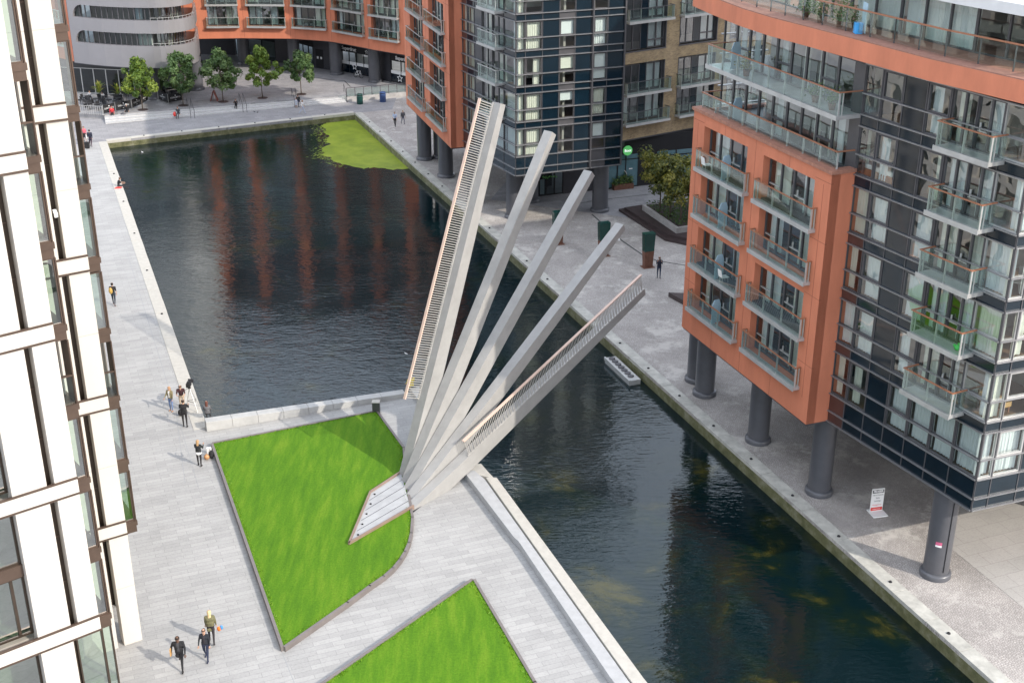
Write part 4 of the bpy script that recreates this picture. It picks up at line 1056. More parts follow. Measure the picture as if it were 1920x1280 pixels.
for k, zs in enumerate(strips[:3]):
    for i in range(0, 5):
        f = Fr(gp[i], gp[i+1], (-.2, -1)); n = 3
        window(T, f, 0, f.L, zs, zs+1.45, 0, None, [f.L*j/n for j in range(1, n)], rnd.choice([('left', m_cur2), None, ('full', m_cur), None]), m_dglass, m_frame, .06, rnd, 'strip_window')
    for i in range(5, len(gq)-2):
        f = Fr(gq[i], gq[i+1], (gq[i][0]-cx_, gq[i][1]-cy_))
        if f.L < .3: continue
        window(T, f, 0, f.L, zs-.6, zs+1.6, 0, None, (), rnd.choice([('full', m_cur), None, ('left', m_cur2), None]), m_pane, m_frame, .06, rnd, 'balcony_window')
    r = MB(); q = offset_path(tp, .16)
    for i in range(5, len(q)-2): r.bar((*q[i], zs+.28), (*q[i+1], zs+.28), .05, .05); r.bar((*q[i], zs), (*q[i], zs+.28), .04, .04, (1, 0, 0))
    r.build('handrail', m_lgrey, T)
m = MB()
for zs in strips[3:]:
    for i in range(len(tp)-1): m.prism([gp[i], gp[i+1], offset_path(tp, .6)[i+1], offset_path(tp, .6)[i]], zs, zs+1.45)
m.build('upper_window', m_navy, T)
m = MB()
for zs in strips: m.prism([tuple(q) for q in offset_path(tp, .34)]+[(-52, 162)], zs-.75, zs-.62)
m.build('floor_slab', m_grey, T)
m = MB(); m.prism([tuple(q) for q in offset_path(tp, 3.6)]+[(-50, 162)], 4.5, 42); m.build('core_wall', m_int, T)
m = MB(); m.prism([tuple(q) for q in offset_path(tp, .03)]+[(-52, 162)], 4.4, 4.498); m.build('soffit', m_grey, T)
m = MB(); m.prism(tp+[(-52, 162)], strips[-1]+2.92, strips[-1]+3.2); m.build('roof', m_silver, T)
for x, y in ((-42.6, 150.9), (-38.6, 155.6)): sharp_smooth(column(T, x, y, .5, 4.45, .8))
# orange stair bay left of the tower
m = MB(); fl = Fr((-57, 156.5), (-52.0, 152.25), (-.3, -1)); wall_openings(m, fl, 0, fl.L-.1, -.5, 0, 4.6, 40, [(fl.L-2.6, fl.L-.7, 6.4+2.92*k, 8.6+2.92*k) for k in range(11)]); m.build('wall', m_ora, T)
for k in range(3):
    z = 6.4+2.92*k; window(T, fl, fl.L-2.6, fl.L-.7, z, z+2.2, -.4, None, [fl.L-1.65], None, m_dglass, m_frame, .07, rnd, 'balcony_door'); balcony(T, fl, fl.L-2.7, fl.L-.6, z, -.02, .4, 2)
m = MB(); m.fbox(fl, .1, fl.L-.2, -2.0, -1.9, 4.6, 40); m.build('core_wall', m_int, T)
# cafe glazing under the tower
cf = Fr((-57, 154.6), (-45.2, 152.2), (.2, -1)); cf2 = Fr((-45.2, 152.2), (-40.8, 156.5), (.7, -.7))
window(T, cf, 2, cf.L, .55, 3.6, 0, None, [2+1.62*k for k in range(1, 6)], None, m_dglass, m_lgrey, .08, rnd, 'cafe_window'); window(T, cf2, 0, cf2.L, .55, 3.6, 0, None, [1.5*k for k in range(1, 4)], None, m_dglass, m_frame, .08, rnd, 'cafe_window')
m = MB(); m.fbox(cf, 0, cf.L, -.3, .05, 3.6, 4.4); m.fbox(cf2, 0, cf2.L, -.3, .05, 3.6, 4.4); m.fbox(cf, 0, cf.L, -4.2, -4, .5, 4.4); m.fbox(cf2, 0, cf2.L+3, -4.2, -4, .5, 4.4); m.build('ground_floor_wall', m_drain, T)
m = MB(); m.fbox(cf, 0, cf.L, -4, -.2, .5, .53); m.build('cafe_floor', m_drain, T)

# ================================================================== white office building (left)
A = thing('office_building', 'white stone office building with tall piers and bronze bays along the left promenade', 'building', (-20, 46, 0))
rnd = random.Random(61)
def tooth(o, ux, ground_open):
    d = Vector(ux).normalized(); a = Vector(o); f = Fr(a, a-d*14, (.5, -.84))   # s runs left from the corner
    piers = [(0, .82), (1.10, 2.35), (4.55, 5.4), (5.68, 6.9), (9.1, 10)]
    H = 33; st = MB(); jt = MB(); bz = MB(); gap = MB()
    lev = [6.0, 12.1, 18.25, 24.35, 30.5]
    for q, (s0, s1) in enumerate(piers):
        zlo = 0
        if ground_open == 2 and q == 0: zlo = 6.0
        st.fbox(f, s0, s1, -.55, 0, zlo, H)
        for z in (3.0, 9.1, 15.2, 21.3, 27.4): jt.fbox(f, s0, s1, .0, .003, z, z+.02)
    for z in lev:
        st.fbox(f, 0, 13, -.02, .05, z-.28, z+.28)
        bz.fbox(f, -.01, 13, -.03, .075, z+.28, z+.35); bz.fbox(f, -.01, 13, -.03, .075, z-.35, z-.28)
    for (a0, a1), (b0, b1) in zip(piers, piers[1:]):
        if b0-a1 < .5:
            if ground_open == 1: gap.fbox(f, a1, b0, -.6, -.45, 6, H)
            else: gap.fbox(f, a1, b0, -.6, -.45, 0, H)
            for z in lev[:4]:
                for zz in (z, z+2, z+4): bz.fbox(f, a1, b0, -.45, -.43, zz, zz+.04)
        else:
            for z in (0, 6.0, 12.1, 18.25, 24.35):
                window(A, f, a1+.02, b0-.02, z+(.36 if z else .05), z+2.95, -.4, None, [(a1+b0)/2] if z < 3 or z > 12 else [a1+.5], None, m_gglass, m_bronze2, .08, rnd)
                window(A, f, a1+.02, b0-.02, z+3.45, z+5.7, -.4, None, (), None, m_gglass, m_bronze2, .08, rnd)
                bz.fbox(f, a1, b0, -.5, -.3, z+2.95, z+3.45)
    # glazed bay right of the corner pier
    base = 6 if ground_open == 1 else 0
    for k, z in enumerate([0, 2.95, 6.0, 9.05, 12.1, 15.15, 18.25, 21.3, 24.35, 27.4, 30.5]):
        if z < base: continue
        z2 = z+3.05; zs = z-.24 if z > 5 else z; z2 -= .24; z = zs
        if z >= 5: bz.fbox(f, -.50, -.0, -3, -.22, z-.27, z+.06); bz.fbox(f, -.55, -.0, -3, -.18, z+.06, z+.30)
        if z < 5 and ground_open == 2:
            if z == 0: window(A, f, -.52, .9, .05, 5.65, -.35, None, (-.12,), None, m_gglass, m_bronze2, .06, rnd, 'bay_window')
            continue
        balc = (k in (4, 7)) if ground_open == 1 else (k in (5, 8))
        if not balc: window(A, f, -.47, -.0, z+.30, z2-.27, -.28, None, (), None, m_gglass, m_bronze, .05, rnd, 'bay_window')
        else:
            p = MB()
            for q in range(6): p.fbox(f, -.46+q*.08, -.39+q*.08, -1.3, -1.2-.02*(q % 2), z+.3, z2-.27)
            p.build('bay_panel', M('bay_panel_grey', (.38, .34, .29), .6), A)
            g = MB(); g.fbox(f, -.47, -.01, -.30, -.28, z+.30, z+1.38); g.build('balustrade_glass', m_bal, A)
            r = MB(); r.fbox(f, -.50, -.0, -.34, -.24, z+1.38, z+1.44); r.fbox(f, -.50, -.46, -.34, -.26, z+.3, z+1.38); r.build('handrail', m_bronze, A)
        bz.fbox(f, -.53, -.48, -1.0, -.22, z+.30, z2-.27)
    st.build('pier', m_white, A, bevel=.01); jt.build('panel_joint', m_conc, A); bz.build('bronze_trim', m_bronze, A); gap.build('gap_panel', m_bronze2, A)
    m = MB(); m.prism([f.p(-.5, -3), f.p(-.5, -12), f.p(13, -12), f.p(13, -2.2), f.p(.2, -2.2)], base, H); m.build('interior', m_int, A)
    m = MB()
    for z in [0, 2.95, 6.0, 9.05, 12.1, 15.15, 18.25, 21.3, 24.35, 27.4, 30.5]:
        if z >= base: m.prism([f.p(-.55, -.4), f.p(-.55, -3.2), f.p(13, -3.2), f.p(13, -.6), f.p(0, -.6)], z-.25, z+.04)
    m.build('floor_slab', m_int, A)
    return f
fA1 = tooth((-16.8, 47.55), (.84, .545), 1)
fA2 = tooth((-15.95, 40.75), (.785, .62), 2)
m = MB(); m.prism([fA1.p(1.4, -3.8), fA1.p(1.4, -6), fA1.p(14, -6), fA1.p(14, -3.8)], 6, 33); m.build('rear_wall', m_bronze2, A)
sf = Fr(fA1.p(-.3, -3.1), fA1.p(-.3, -50), (.84, .545)); st = MB(); gl_ = MB(); tr_ = MB()
for k in range(18):
    st.fbox(sf, k*2.6, k*2.6+1.15, -.5, .35, 0, 33); gl_.fbox(sf, k*2.6+1.15, k*2.6+2.6, -.4, -.1, 0, 33)
for z in (6, 12.1, 18.25, 24.35, 30.5): st.fbox(sf, 0, 46.8, -.4, .42, z-.28, z+.28)
for z in (3, 9.05, 15.15, 21.3, 27.4): tr_.fbox(sf, 0, 46.8, -.3, .1, z-.25, z+.25)
st.build('pier', m_white, A); gl_.build('strip_glazing', m_navy, A); tr_.build('bronze_trim', m_bronze, A)
m = MB(); m.prism([sf.p(.3, -.5), sf.p(46.5, -.5), sf.p(46.5, -14), sf.p(.3, -14)], 0, 33); m.build('core_wall', m_bronze2, A)
# security camera on the corner bay
m = MB(); p_ = fA1.P(.95, -.2, 20.5); m.bar(p_, p_+Vector((.15, -.28, -.1)), .14, .16); m.build('security_camera', m_sign, A)

# unseen tall block added in the east to cast shade on the middle block
X = thing('apartment_block', 'unseen tall grey slab added east of the near orange block to cast shade', 'building', (52, 92, 0))
m = MB(); m.prism([(41, 96), (48, 78), (70, 88), (62, 106)], 0, 46); m.build('wall', m_frame, X)
# ------------------------------------------------------------------ trees
def tree(label, base, h, cw, mats, seed, group, shape='round', n=2600, leaf=.19, trunk=.06, cb=.38, grate=True):
    rnd = random.Random(seed); x, y, z0 = base
    t = thing('plane_tree' if shape != 'box' else 'pleached_tree', label, 'tree', base, group)
    m = MB(); ch = h*(1-cb); cz = z0+h*cb
    m.tube([(x, y, z0), (x+rnd.uniform(-.04, .04), y, z0+h*cb*.6), (x, y, z0+h*cb), (x+rnd.uniform(-.1, .1), y, z0+h*.75), (x, y, z0+h*.92)], [trunk, trunk*.85, trunk*.75, trunk*.4, trunk*.12], 7)
    blobs = []
    nb = 26 if shape != 'box' else 40
    for k in range(nb):
        f = (k+.5)/nb; a = k*2.4+rnd.uniform(-.4, .4)
        if shape == 'box':
            bx, by, bz = rnd.uniform(-1, 1)*cw*.42, rnd.uniform(-1, 1)*cw*.42, cz+ch*rnd.uniform(.1, .92)
        else:
            prof = (math.sin(math.pi*min(1, f*.82+.16))**.8)*(1.0 if f < .55 else 1-.5*(f-.55))
            rr = cw*.5*prof*rnd.uniform(.35, 1.05); bx, by, bz = rr*math.cos(a), rr*math.sin(a), cz+ch*(f*.92)+rnd.uniform(-.15, .15)
        blobs.append((x+bx, y+by, bz, rnd.uniform(.34, .66)*cw/4.4*(1.45 if shape == 'box' else 1), rnd.choice([0, 0, 1, 2])))
        st = (x, y, z0+h*(cb+rnd.uniform(-.03, .25)*(1 if f < .6 else 2)))
        if k % 2 == 0: m.tube([st, (x+bx*.5, y+by*.5, (st[2]+bz)/2+.1), (x+bx*.92, y+by*.92, bz)], [trunk*.35, trunk*.22, trunk*.08], 5)
    m.build('trunk', m_bark, t, smooth=True)
    c = MB()
    for k in range(n):
        bx, by, bz, br_, mi = rnd.choice(blobs)
        u = Vector((rnd.gauss(0, 1), rnd.gauss(0, 1), rnd.gauss(0, .8))); u = u.normalized()*br_*rnd.random()**.4
        p = Vector((bx, by, bz))+u; s_ = leaf*rnd.uniform(.6, 1.25)
        nrm = (u.normalized()+Vector((rnd.gauss(0, .5), rnd.gauss(0, .5), .5+rnd.gauss(0, .5)))).normalized()
        a = nrm.orthogonal().normalized(); a = Matrix.Rotation(rnd.uniform(0, 6.3), 3, nrm) @ a; q = nrm.cross(a)
        c.cur = mi if rnd.random() < .7 else rnd.randrange(3)
        c.quad(p-a*s_, p+q*s_*.5-a*s_*.1+nrm*s_*.12, p+a*s_, p-q*s_*.5+a*s_*.1+nrm*s_*.12)
    c.build('crown', mats, t)
    if grate:
        g = MB(); g.lathe((x, y, z0), [(.62, .0), (.62, .012), (.2, .012)], 14); g.build('tree_grate', m_darkwood, t)
    return t
G_ = 'young trees along the top of the plaza steps'
tree('lime green young tree at the left end of the plaza row by the cafe barriers', at(268, 206, .5), 6.1, 4.6, LEAF, 1, G_, n=3400, cb=.3)
tree('broad dark green young tree second in the plaza row with a tall tuft on top', at(343.7, 198, .5), 6.4, 5.0, LEAFB, 2, G_, n=3900, cb=.3)
tree('wide blue green tree in the middle of the plaza row beside the menu board', at(418.6, 191, .5), 6.1, 5.1, LEAFB, 3, G_, n=4000, cb=.3)
tree('golden green tree fourth along the plaza row above the seated person in black', at(492.4, 184, .5), 6.0, 4.3, [LEAF[0], LEAF[0], LEAF[2]], 4, G_, n=3600, cb=.32)
tree('small round dark tree at the right end of the plaza row by the stair handrail', at(565, 177, .5), 5.2, 3.7, LEAFB, 5, G_, n=3200, cb=.34)
# planter court on the quay
pd = thing('timber_deck', 'dark timber stepped deck around the wedge planter on the quay', 'deck', at(1240, 415))
o1 = [at(1160, 396), at(1285, 377), at(1420, 372), at(1420, 470), at(1290, 461), at(1247, 452)]
def inset(pts, k):
    c = sum((Vector(p[:2]) for p in pts), Vector((0, 0)))/len(pts); return [tuple(Vector(p[:2])+(c-Vector(p[:2])).normalized()*k) for p in pts]
o1 = [(p.x, p.y) for p in o1]
m = MB(); m.prism(o1, 0, .22); m.build('step', m_darkwood, pd); m = MB(); m.prism(inset(o1, .55), .22, .45); m.build('deck_boards', m_darkwood, pd)
pl = thing('planter_wall', 'grey concrete wedge planter with dark shrubs and three trees', 'planter', at(1250, 410))
o2 = [at(1204, 394, .45), at(1290, 385, .45), at(1400, 392, .45), at(1390, 420, .45), at(1268, 438, .45)]; o2 = [(p.x, p.y) for p in o2]
m = MB(); m.prism(o2, .2, .95); m.build('planter_edge', m_conc, pl)
i2 = inset(o2, .35); m = MB(); m.prism(i2, .9, .97); m.build('soil', m_darkwood, pl)
m = MB(); rnd = random.Random(8)
def in_poly(x, y, P):
    r = False; j = len(P)-1
    for i in range(len(P)):
        if (P[i][1] > y) != (P[j][1] > y) and x < (P[j][0]-P[i][0])*(y-P[i][1])/(P[j][1]-P[i][1])+P[i][0]: r = not r
        j = i
    return r
k = 0
while k < 1600:
    x, y = rnd.uniform(min(p[0] for p in i2), max(p[0] for p in i2)), rnd.uniform(min(p[1] for p in i2), max(p[1] for p in i2))
    if not in_poly(x, y, i2): continue
    k += 1; p = Vector((x, y, .97+rnd.random()**2*.5)); a = Vector((rnd.gauss(0, 1), rnd.gauss(0, 1), rnd.gauss(0, .6))).normalized()*.12; q = a.orthogonal().normalized()*.06
    m.cur = rnd.randrange(2); m.quad(p-a, p+q, p+a, p-q)
tag(m.build('shrubs', [LEAFB[1], LEAF[1]], pl), kind='stuff')
G2 = 'pleached trees in the quay planter'
for (u, v, h, lb, sd) in ((1237, 398, 5.6, 'flat topped golden green tree nearest the teal shopfront in the quay planter', 12), (1256, 407, 5.4, 'flat topped tree standing in the middle of the quay planter', 13), (1276, 420, 5.3, 'flat topped tree nearest the big orange wall in the quay planter', 14)):
    p = at(u, v, .95); tree(lb, p, h, 3.5, LEAFY, sd, G2, 'box', 4600, .15, .07, .40, False)
# small box planter by the teal glass
bx = thing('planter_box', 'brown wooden trough of small green bushes by the teal shopfront', 'planter', at(1168, 354))
p = at(1168, 355); f = Fr((p.x-.95, p.y-.2), (p.x+.95, p.y+.5), (.3, -1))
m = MB(); m.fbox(f, 0, f.L, -.3, .25, 0, .5); m.build('trough', m_corten, bx); m = MB(); rnd = random.Random(3)
for k in range(700):
    j = rnd.randrange(4); c0 = f.P(.25+j*.5, 0, .75+.12*(j % 3)); u = Vector((rnd.gauss(0, .16), rnd.gauss(0, .16), rnd.gauss(0, .2)))
    a = Vector((rnd.gauss(0, 1), rnd.gauss(0, 1), rnd.gauss(0, 1))).normalized()*.09; q = a.orthogonal().normalized()*.045; p = Vector(c0)+u
    m.cur = rnd.randrange(2); m.quad(p-a, p+q, p+a, p-q)
m.build('bushes', [LEAF[0], LEAFB[1]], bx)
# far bit of dark timber by the orange block
m = MB(); m.prism([tuple(at(u, v)[:2]) for u, v in ((1253, 556), (1278, 570), (1330, 590), (1330, 560))], 0, .35); tag(m.build('timber_bench', m_darkwood), 'corner of a dark timber bench beside the near orange wall', 'bench')
# glass and rust pillars
for (u, v, lb) in ((1046, 457, 'green glass and rust steel pillar farthest along, half hidden by the middle beam'), (1131, 479, 'green glass and rust steel pillar standing behind the fourth beam tip'), (1214, 500, 'green glass and rust steel pillar beside the man in dark blue')):
    p = at(u, v); t = thing('sculpture_pillar', lb, 'sculpture', p, 'green and rust pillars on the quay')
    dx, dy = Vector((.94, .34)), Vector((-.34, .94))
    def sec(z, w, d): return [Vector((p.x, p.y, z))+Vector((*(dx*a*w+dy*c*d), 0)) for a, c in ((-1, -1), (1, -1), (1, 1), (-1, 1))]
    m = MB(); m.hexa(sec(0, .5, .42), sec(.02, .5, .42)); m.hexa(sec(.02, .34, .22), sec(1.35, .41, .25)); m.build('rust_base', m_corten, t)
    m = MB(); m.hexa(sec(1.36, .41, .25), sec(2.85, .47, .27)); m.build('green_head', m_green, t)
# white paper board on the quay
p = at(1159, 449); m = MB(); m.hexa([Vector((p.x-.2, p.y-.1, 0)), Vector((p.x+.15, p.y-.3, 0)), Vector((p.x+.17, p.y-.26, 0)), Vector((p.x-.18, p.y-.06, 0))], [Vector((p.x-.5, p.y+.2, .7)), Vector((p.x-.15, p.y+.0, .7)), Vector((p.x-.13, p.y+.04, .7)), Vector((p.x-.48, p.y+.24, .7))])
tag(m.build('notice_board', m_sign), 'small white leaning notice board behind the fourth beam tip', 'notice')
# estate agent board
sc = at(1643, 960); t = thing('pavement_sign', 'white L shaped pavement sign with black heading and red foot under the near block', 'sign', sc)
r3 = Vector((.97, .22, 0)).normalized(); n3 = Vector((r3.y, -r3.x, 0)); up3 = Vector((0, 0, 1)); o = Vector(sc)
m = MB(); c = o+n3*.1
m.hexa([c-r3*.42-n3*.42, c+r3*.42-n3*.42, c+r3*.42+n3*.42, c-r3*.42+n3*.42], [q+up3*.06 for q in (c-r3*.42-n3*.42, c+r3*.42-n3*.42, c+r3*.42+n3*.42, c-r3*.42+n3*.42)])
m.build('base', m_sign, t, bevel=.015); m = MB()
q0 = o-n3*.05; m.hexa([q0-r3*.36, q0+r3*.36, q0+r3*.36-n3*.05, q0-r3*.36-n3*.05][::-1] if False else [q0-r3*.36-n3*.05, q0-r3*.36, q0+r3*.36, q0+r3*.36-n3*.05][::-1], [w_+up3*1.42 for w_ in [q0-r3*.36-n3*.05, q0-r3*.36, q0+r3*.36, q0+r3*.36-n3*.05][::-1]])
m.build('panel', m_sign, t)
def plate(z0, z1, w0, mat, name, e=.008):
    m = MB(); a = q0+n3*e; m.quad(a-r3*w0+up3*z0, a+r3*w0+up3*z0, a+r3*w0+up3*z1, a-r3*w0+up3*z1); return m.build(name, mat, t)
plate(1.17, 1.36, .33, m_black, 'heading'); plate(.1, .3, .33, m_red, 'foot_band')
text('FRASER', .17, q0+n3*.014+up3*1.265, r3, up3, m_text_w, 'lettering', t, .002, .006)
for s_, z in (('New Homes', 1.05), ('Sales', .87), ('Lettings', .69), ('Management', .45)): text(s_, .12 if z > .5 else .1, q0+n3*.012+up3*z, r3, up3, m_text_d if z > .5 else m_red, 'lettering', t, .001)
text('fraser.co.uk', .09, q0+n3*.014+up3*.2, r3, up3, m_text_w, 'lettering', t, .001)
# floating raft
a, c = at(1170, 664, -.5), at(1212, 704, -.5); a = Vector((7.0, 79.35)); c = Vector((8.38, 75.7)); d = (c-a).normalized(); n = Vector((d.y, -d.x))
t = thing('floating_raft', 'pale floating raft with round pads moored to the right canal wall', 'raft', ((a+c)/2).to_3d())
def rp_(s_, w_): q = a+d*s_-n*0+Vector((-d.y, d.x))*0+n*w_; return (q.x, q.y)
L = (c-a).length; sgn = 1 if (n.x < 0) else -1; n = n*sgn
m = MB(); m.prism([rp_(0, -.1), rp_(L, -.1), rp_(L, .72), rp_(0, .72)], -.85, -.42); m.prism([rp_(-.04, .64), rp_(L+.04, .64), rp_(L+.04, .77), rp_(-.04, .77)], -.6, -.36); m.build('hull', m_lgrey, t, bevel=.03)
m = MB()
for k in range(7):
    q = rp_(.35+k*.49, .34); m.lathe((q[0], q[1], -.42), [(.2, 0), (.22, .05), (.15, .09), (.1, .03)], 12)
m.build('pad', m_frame, t, smooth=True)
# mooring eyes
def eye(p, lb, grp, first=[None]):
    if first[0] is None:
        o = MB(); o.lathe((0, 0, 0), [(.09, 0), (.09, .03), (.05, .07), (.02, .08)], 10); e = o.build('mooring_eye', m_black); first[0] = e
    else: e = first[0].copy(); COL.objects.link(e)
    e.location = p; tag(e, lb, 'mooring eye', grp)
q0_, q1_ = Vector(BR), Vector(RE); dd = (q1_-q0_).normalized(); nn_ = Vector((-dd.y, dd.x))
for k in range(24): 
    q = q0_+dd*(5+k*4.35)+nn_*.4; eye((q.x, q.y, .065), 'small black mooring eye in the stained coping of the right quay', 'mooring eyes along the right quay')
q0_, q1_ = Vector(BL), Vector(BR); dd = (q1_-q0_).normalized(); nn_ = Vector((-dd.y, dd.x))
for k in range(6): q = q0_+dd*(4+k*4.1)+nn_*.4; eye((q.x, q.y, .055), 'small black mooring eye in the coping at the far end of the basin', 'mooring eyes at the basin end')
q0_, q1_ = Vector(LP), Vector(BL); dd = (q1_-q0_).normalized(); nn_ = Vector((-dd.y, dd.x))
for k in range(5): q = q0_+dd*(19+k*9.5)+nn_*.4; eye((q.x, q.y, .035), 'small black mooring eye in the cream coping of the promenade', 'mooring eyes along the promenade')
# bins
for (u, v, mt, lb) in ((675, 195, m_green, 'dark green cylindrical litter bin by the ramp wall'), (718, 191, M('bin_blue', (.03, .06, .16), .4), 'dark blue cylindrical litter bin by the ramp wall')):
    p = at(u, v); t = thing('litter_bin', lb, 'bin', p); m = MB(); m.lathe(p, [(.36, 0), (.38, .04), (.38, .95), (.34, 1.0)], 18); sharp_smooth(m.build('body', mt, t)); m = MB(); m.lathe(p, [(.37, 1.08), (.39, 1.12), (.3, 1.2), (.12, 1.24)], 18); m.box(p.x-.3, p.x-.26, p.y-.03, p.y+.03, .95, 1.1); m.box(p.x+.26, p.x+.3, p.y-.03, p.y+.03, .95, 1.1); m.build('lid', mt, t)
# ramp wall and glass railing
w0, w1, w2 = Vector((-19.7, 151.2)), Vector((-12.9, 153.9)), Vector((-8, 156)); t = thing('ramp_railing', 'dark metal railing with glass panels on the low concrete ramp wall', 'railing', (w0.x, w0.y, 0))
m = MB()
for a, c in ((w0, w1), (w1, w2)):
    d = (c-a).normalized(); n = Vector((-d.y, d.x))*.3; m.prism([tuple(a), tuple(c), tuple(c+n), tuple(a+n)], 0, .56)
m.build('ramp_wall', m_conc, t)
g = MB(); p = MB(); r = MB()
for a, c in ((w0, w1), (w1, w2)):
    d = (c-a).normalized(); n = Vector((-d.y, d.x)); L = (c-a).length; k = round(L/1.05)
    r.bar((*(a+n*.15), 1.62), (*(c+n*.15), 1.62), .07, .05)
    for j in range(k):
        q, s_ = a+d*(L*j/k)+n*.15, a+d*(L*(j+1)/k)+n*.15; p.box(q.x-.03, q.x+.03, q.y-.03, q.y+.03, .55, 1.6); q2 = q+d*.06; s2 = s_-d*.06
        g.prism([tuple(q2-n*.006), tuple(s2-n*.006), tuple(s2+n*.006), tuple(q2+n*.006)], .66, 1.52)
p.build('post', m_grey, t); g.build('glass_panel', m_bal, t); r.build('handrail', m_grey, t)
# stair handrails
hv = [('stair handrail nearest the cafe barriers on the plaza steps', (351, 200), (358, 222)), ('stair handrail beside the seated person in black on the steps', (449, 190), (456, 211)), ('stair handrail where the pair sits on the plaza steps', (547, 180), (553, 201)), ('stair handrail at the right end of the plaza steps against the ramp', (645, 172), (650, 190))]
for lb, pa, pb in hv:
    a, c = at(*pa, .5), at(*pb, 0.0); t = thing('stair_handrail', 'pair of dark '+lb, 'handrail', a, 'handrails on the plaza steps'); m = MB()
    for dx in ((0, .45) if pa[0] < 640 else (0,)):
        e = Vector((dx, 0, 0)); m.tube([a+e, a+e+Vector((0, 0, .95)), c+e+Vector((0, 0, .95)), c+e], .03, 6)
    m.build('rail', m_grey, t)

# ------------------------------------------------------------------ cafe
m_menu = M('menu_red', (.30, .10, .08), .6)
rim = [at(148, 214, .5), at(192.5, 216, .5)]
t = thing('cafe_railing', 'thin grey metal railing on the pale wall in front of the cafe tables', 'railing', rim[0]); m = MB(); a, c = rim; d = c-a
for k in range(12): q = a.lerp(c, k/11); m.box(q.x-.02, q.x+.02, q.y-.02, q.y+.02, .5, 1.5)
m.bar(a+Vector((0, 0, 1)), c+Vector((0, 0, 1)), .05, .05); m.bar(a+Vector((0, 0, .12)), c+Vector((0, 0, .12)), .03, .03); m.build('bars', m_lgrey, t)
posts = [(194, 215.5), (217, 210), (248, 205), (266, 197), (278.5, 189)]
posts2 = [(297, 188), (316, 195), (343, 190)]
def barrier(pa, pb, lb):
    a, c = at(*pa, .5), at(*pb, .5); t = thing('cafe_barrier', lb, 'barrier', a, 'black fabric barriers round the cafe'); d = (c-a).normalized(); n = Vector((d.y, -d.x, 0))
    if n.y > 0: n = -n
    m = MB()
    for q in (a, c): m.tube([q, q+Vector((0, 0, 1.15))], .035, 7); m.lathe(q, [(.22, 0), (.22, .03), (.04, .06)], 12)
    m.build('post', m_lgrey, t); m = MB(); z = Vector((0, 0, 1)); p, q = a+d*.08, c-d*.08
    e = n*.012; m.hexa([p+z*.15-e, q+z*.15-e, q+z*.15+e, p+z*.15+e], [p+z*1.08-e, q+z*1.08-e, q+z*1.08+e, p+z*1.08+e]); m.build('banner', m_black, t)
    ctr = (a+c)/2+n*.03
    if d.dot(Vector((1, 0, 0))) < 0: d = -d
    text('CONCERTO', .24, ctr+z*.62, d, z, m_text_w, 'lettering', t, .002, .0); text('caffe', .12, ctr+z*.36, d, z, m_text_w, 'lettering', t, .002, .002)
    m = MB(); m.lathe(ctr+z*.86+n*.004, [(.05, -.05), (.07, 0), (.05, .05)], 8); m.build('emblem', m_text_w, t)
names = ['nearest the pale wall, behind the person in red', 'behind the seated person with white hair', 'angled behind the first tree trunk', 'leading back to the tower column']
for i, lb in enumerate(names): barrier(posts[i], posts[i+1], 'black cafe barrier with white lettering '+lb)
barrier(posts2[0], posts2[1], 'black cafe barrier with white lettering just right of the tower column'); barrier(posts2[1], posts2[2], 'black cafe barrier with white lettering beside the second tree trunk')
G3 = 'dark tables on the cafe terrace'; G4 = 'dark chairs on the cafe terrace'
def make_table():
    t = thing('cafe_table', '', 'table', (0, 0, 0), G3, local=True); m = MB(); m.lathe((0, 0, 0), [(.4, .72), (.4, .75)], 14); m.build('tabletop', m_black, t); m = MB(); m.lathe((0, 0, 0), [(.25, 0), (.25, .03), (.04, .06), (.035, .72)], 10); m.build('pedestal', m_frame, t); return t
def make_chair():
    t = thing('cafe_chair', '', 'chair', (0, 0, 0), G4, local=True); m = MB(); m.box(-.22, .22, -.22, .22, .43, .47); m.build('seat', m_black, t)
    m = MB(); m.hexa([(-.21, -.25, .5), (.21, -.25, .5), (.21, -.22, .5), (-.21, -.22, .5)], [(-.2, -.31, .88), (.2, -.31, .88), (.2, -.28, .88), (-.2, -.28, .88)]); m.build('backrest', m_black, t)
    for x, y in ((-.2, -.2), (.2, -.2), (-.2, .2), (.2, .2)): m = MB(); m.bar((x, y, 0), (x*.95, y*.95, .43), .03, .03, (0, 1, 0)); m.build('leg', m_frame, t)
    return t
tabs = [(152, 199), (166, 192), (168, 205), (180, 197), (185, 207), (196, 192), (205, 199), (214, 190), (224, 195), (238, 190), (232, 183), (416, 165), (430, 163), (318, 178), (330, 176)]
tproto = cproto = None; rnd = random.Random(14)
for i, (u, v) in enumerate(tabs):
    p = at(u, v, .5)
    if tproto is None: tproto = t = make_table()
    else: t = copy_tree(tproto)
    t.location = p; t['label'] = ('dark round table on the cafe terrace behind the black barriers' if i < 11 else 'dark round table under the middle tree of the plaza row' if i < 13 else 'dark round table behind the right hand cafe barriers')
    for k in range(2):
        if cproto is None: cproto = c = make_chair()
        else: c = copy_tree(cproto)
        a = rnd.uniform(0, 6.3)+k*3; c.location = (p.x+.72*math.cos(a), p.y+.72*math.sin(a), .5); c.rotation_euler = (0, 0, a+math.pi/2)
        c['label'] = ('dark slim chair at a table on the cafe terrace' if i < 11 else 'dark slim chair at a table under the middle tree' if i < 13 else 'dark slim chair behind the right hand cafe barriers')
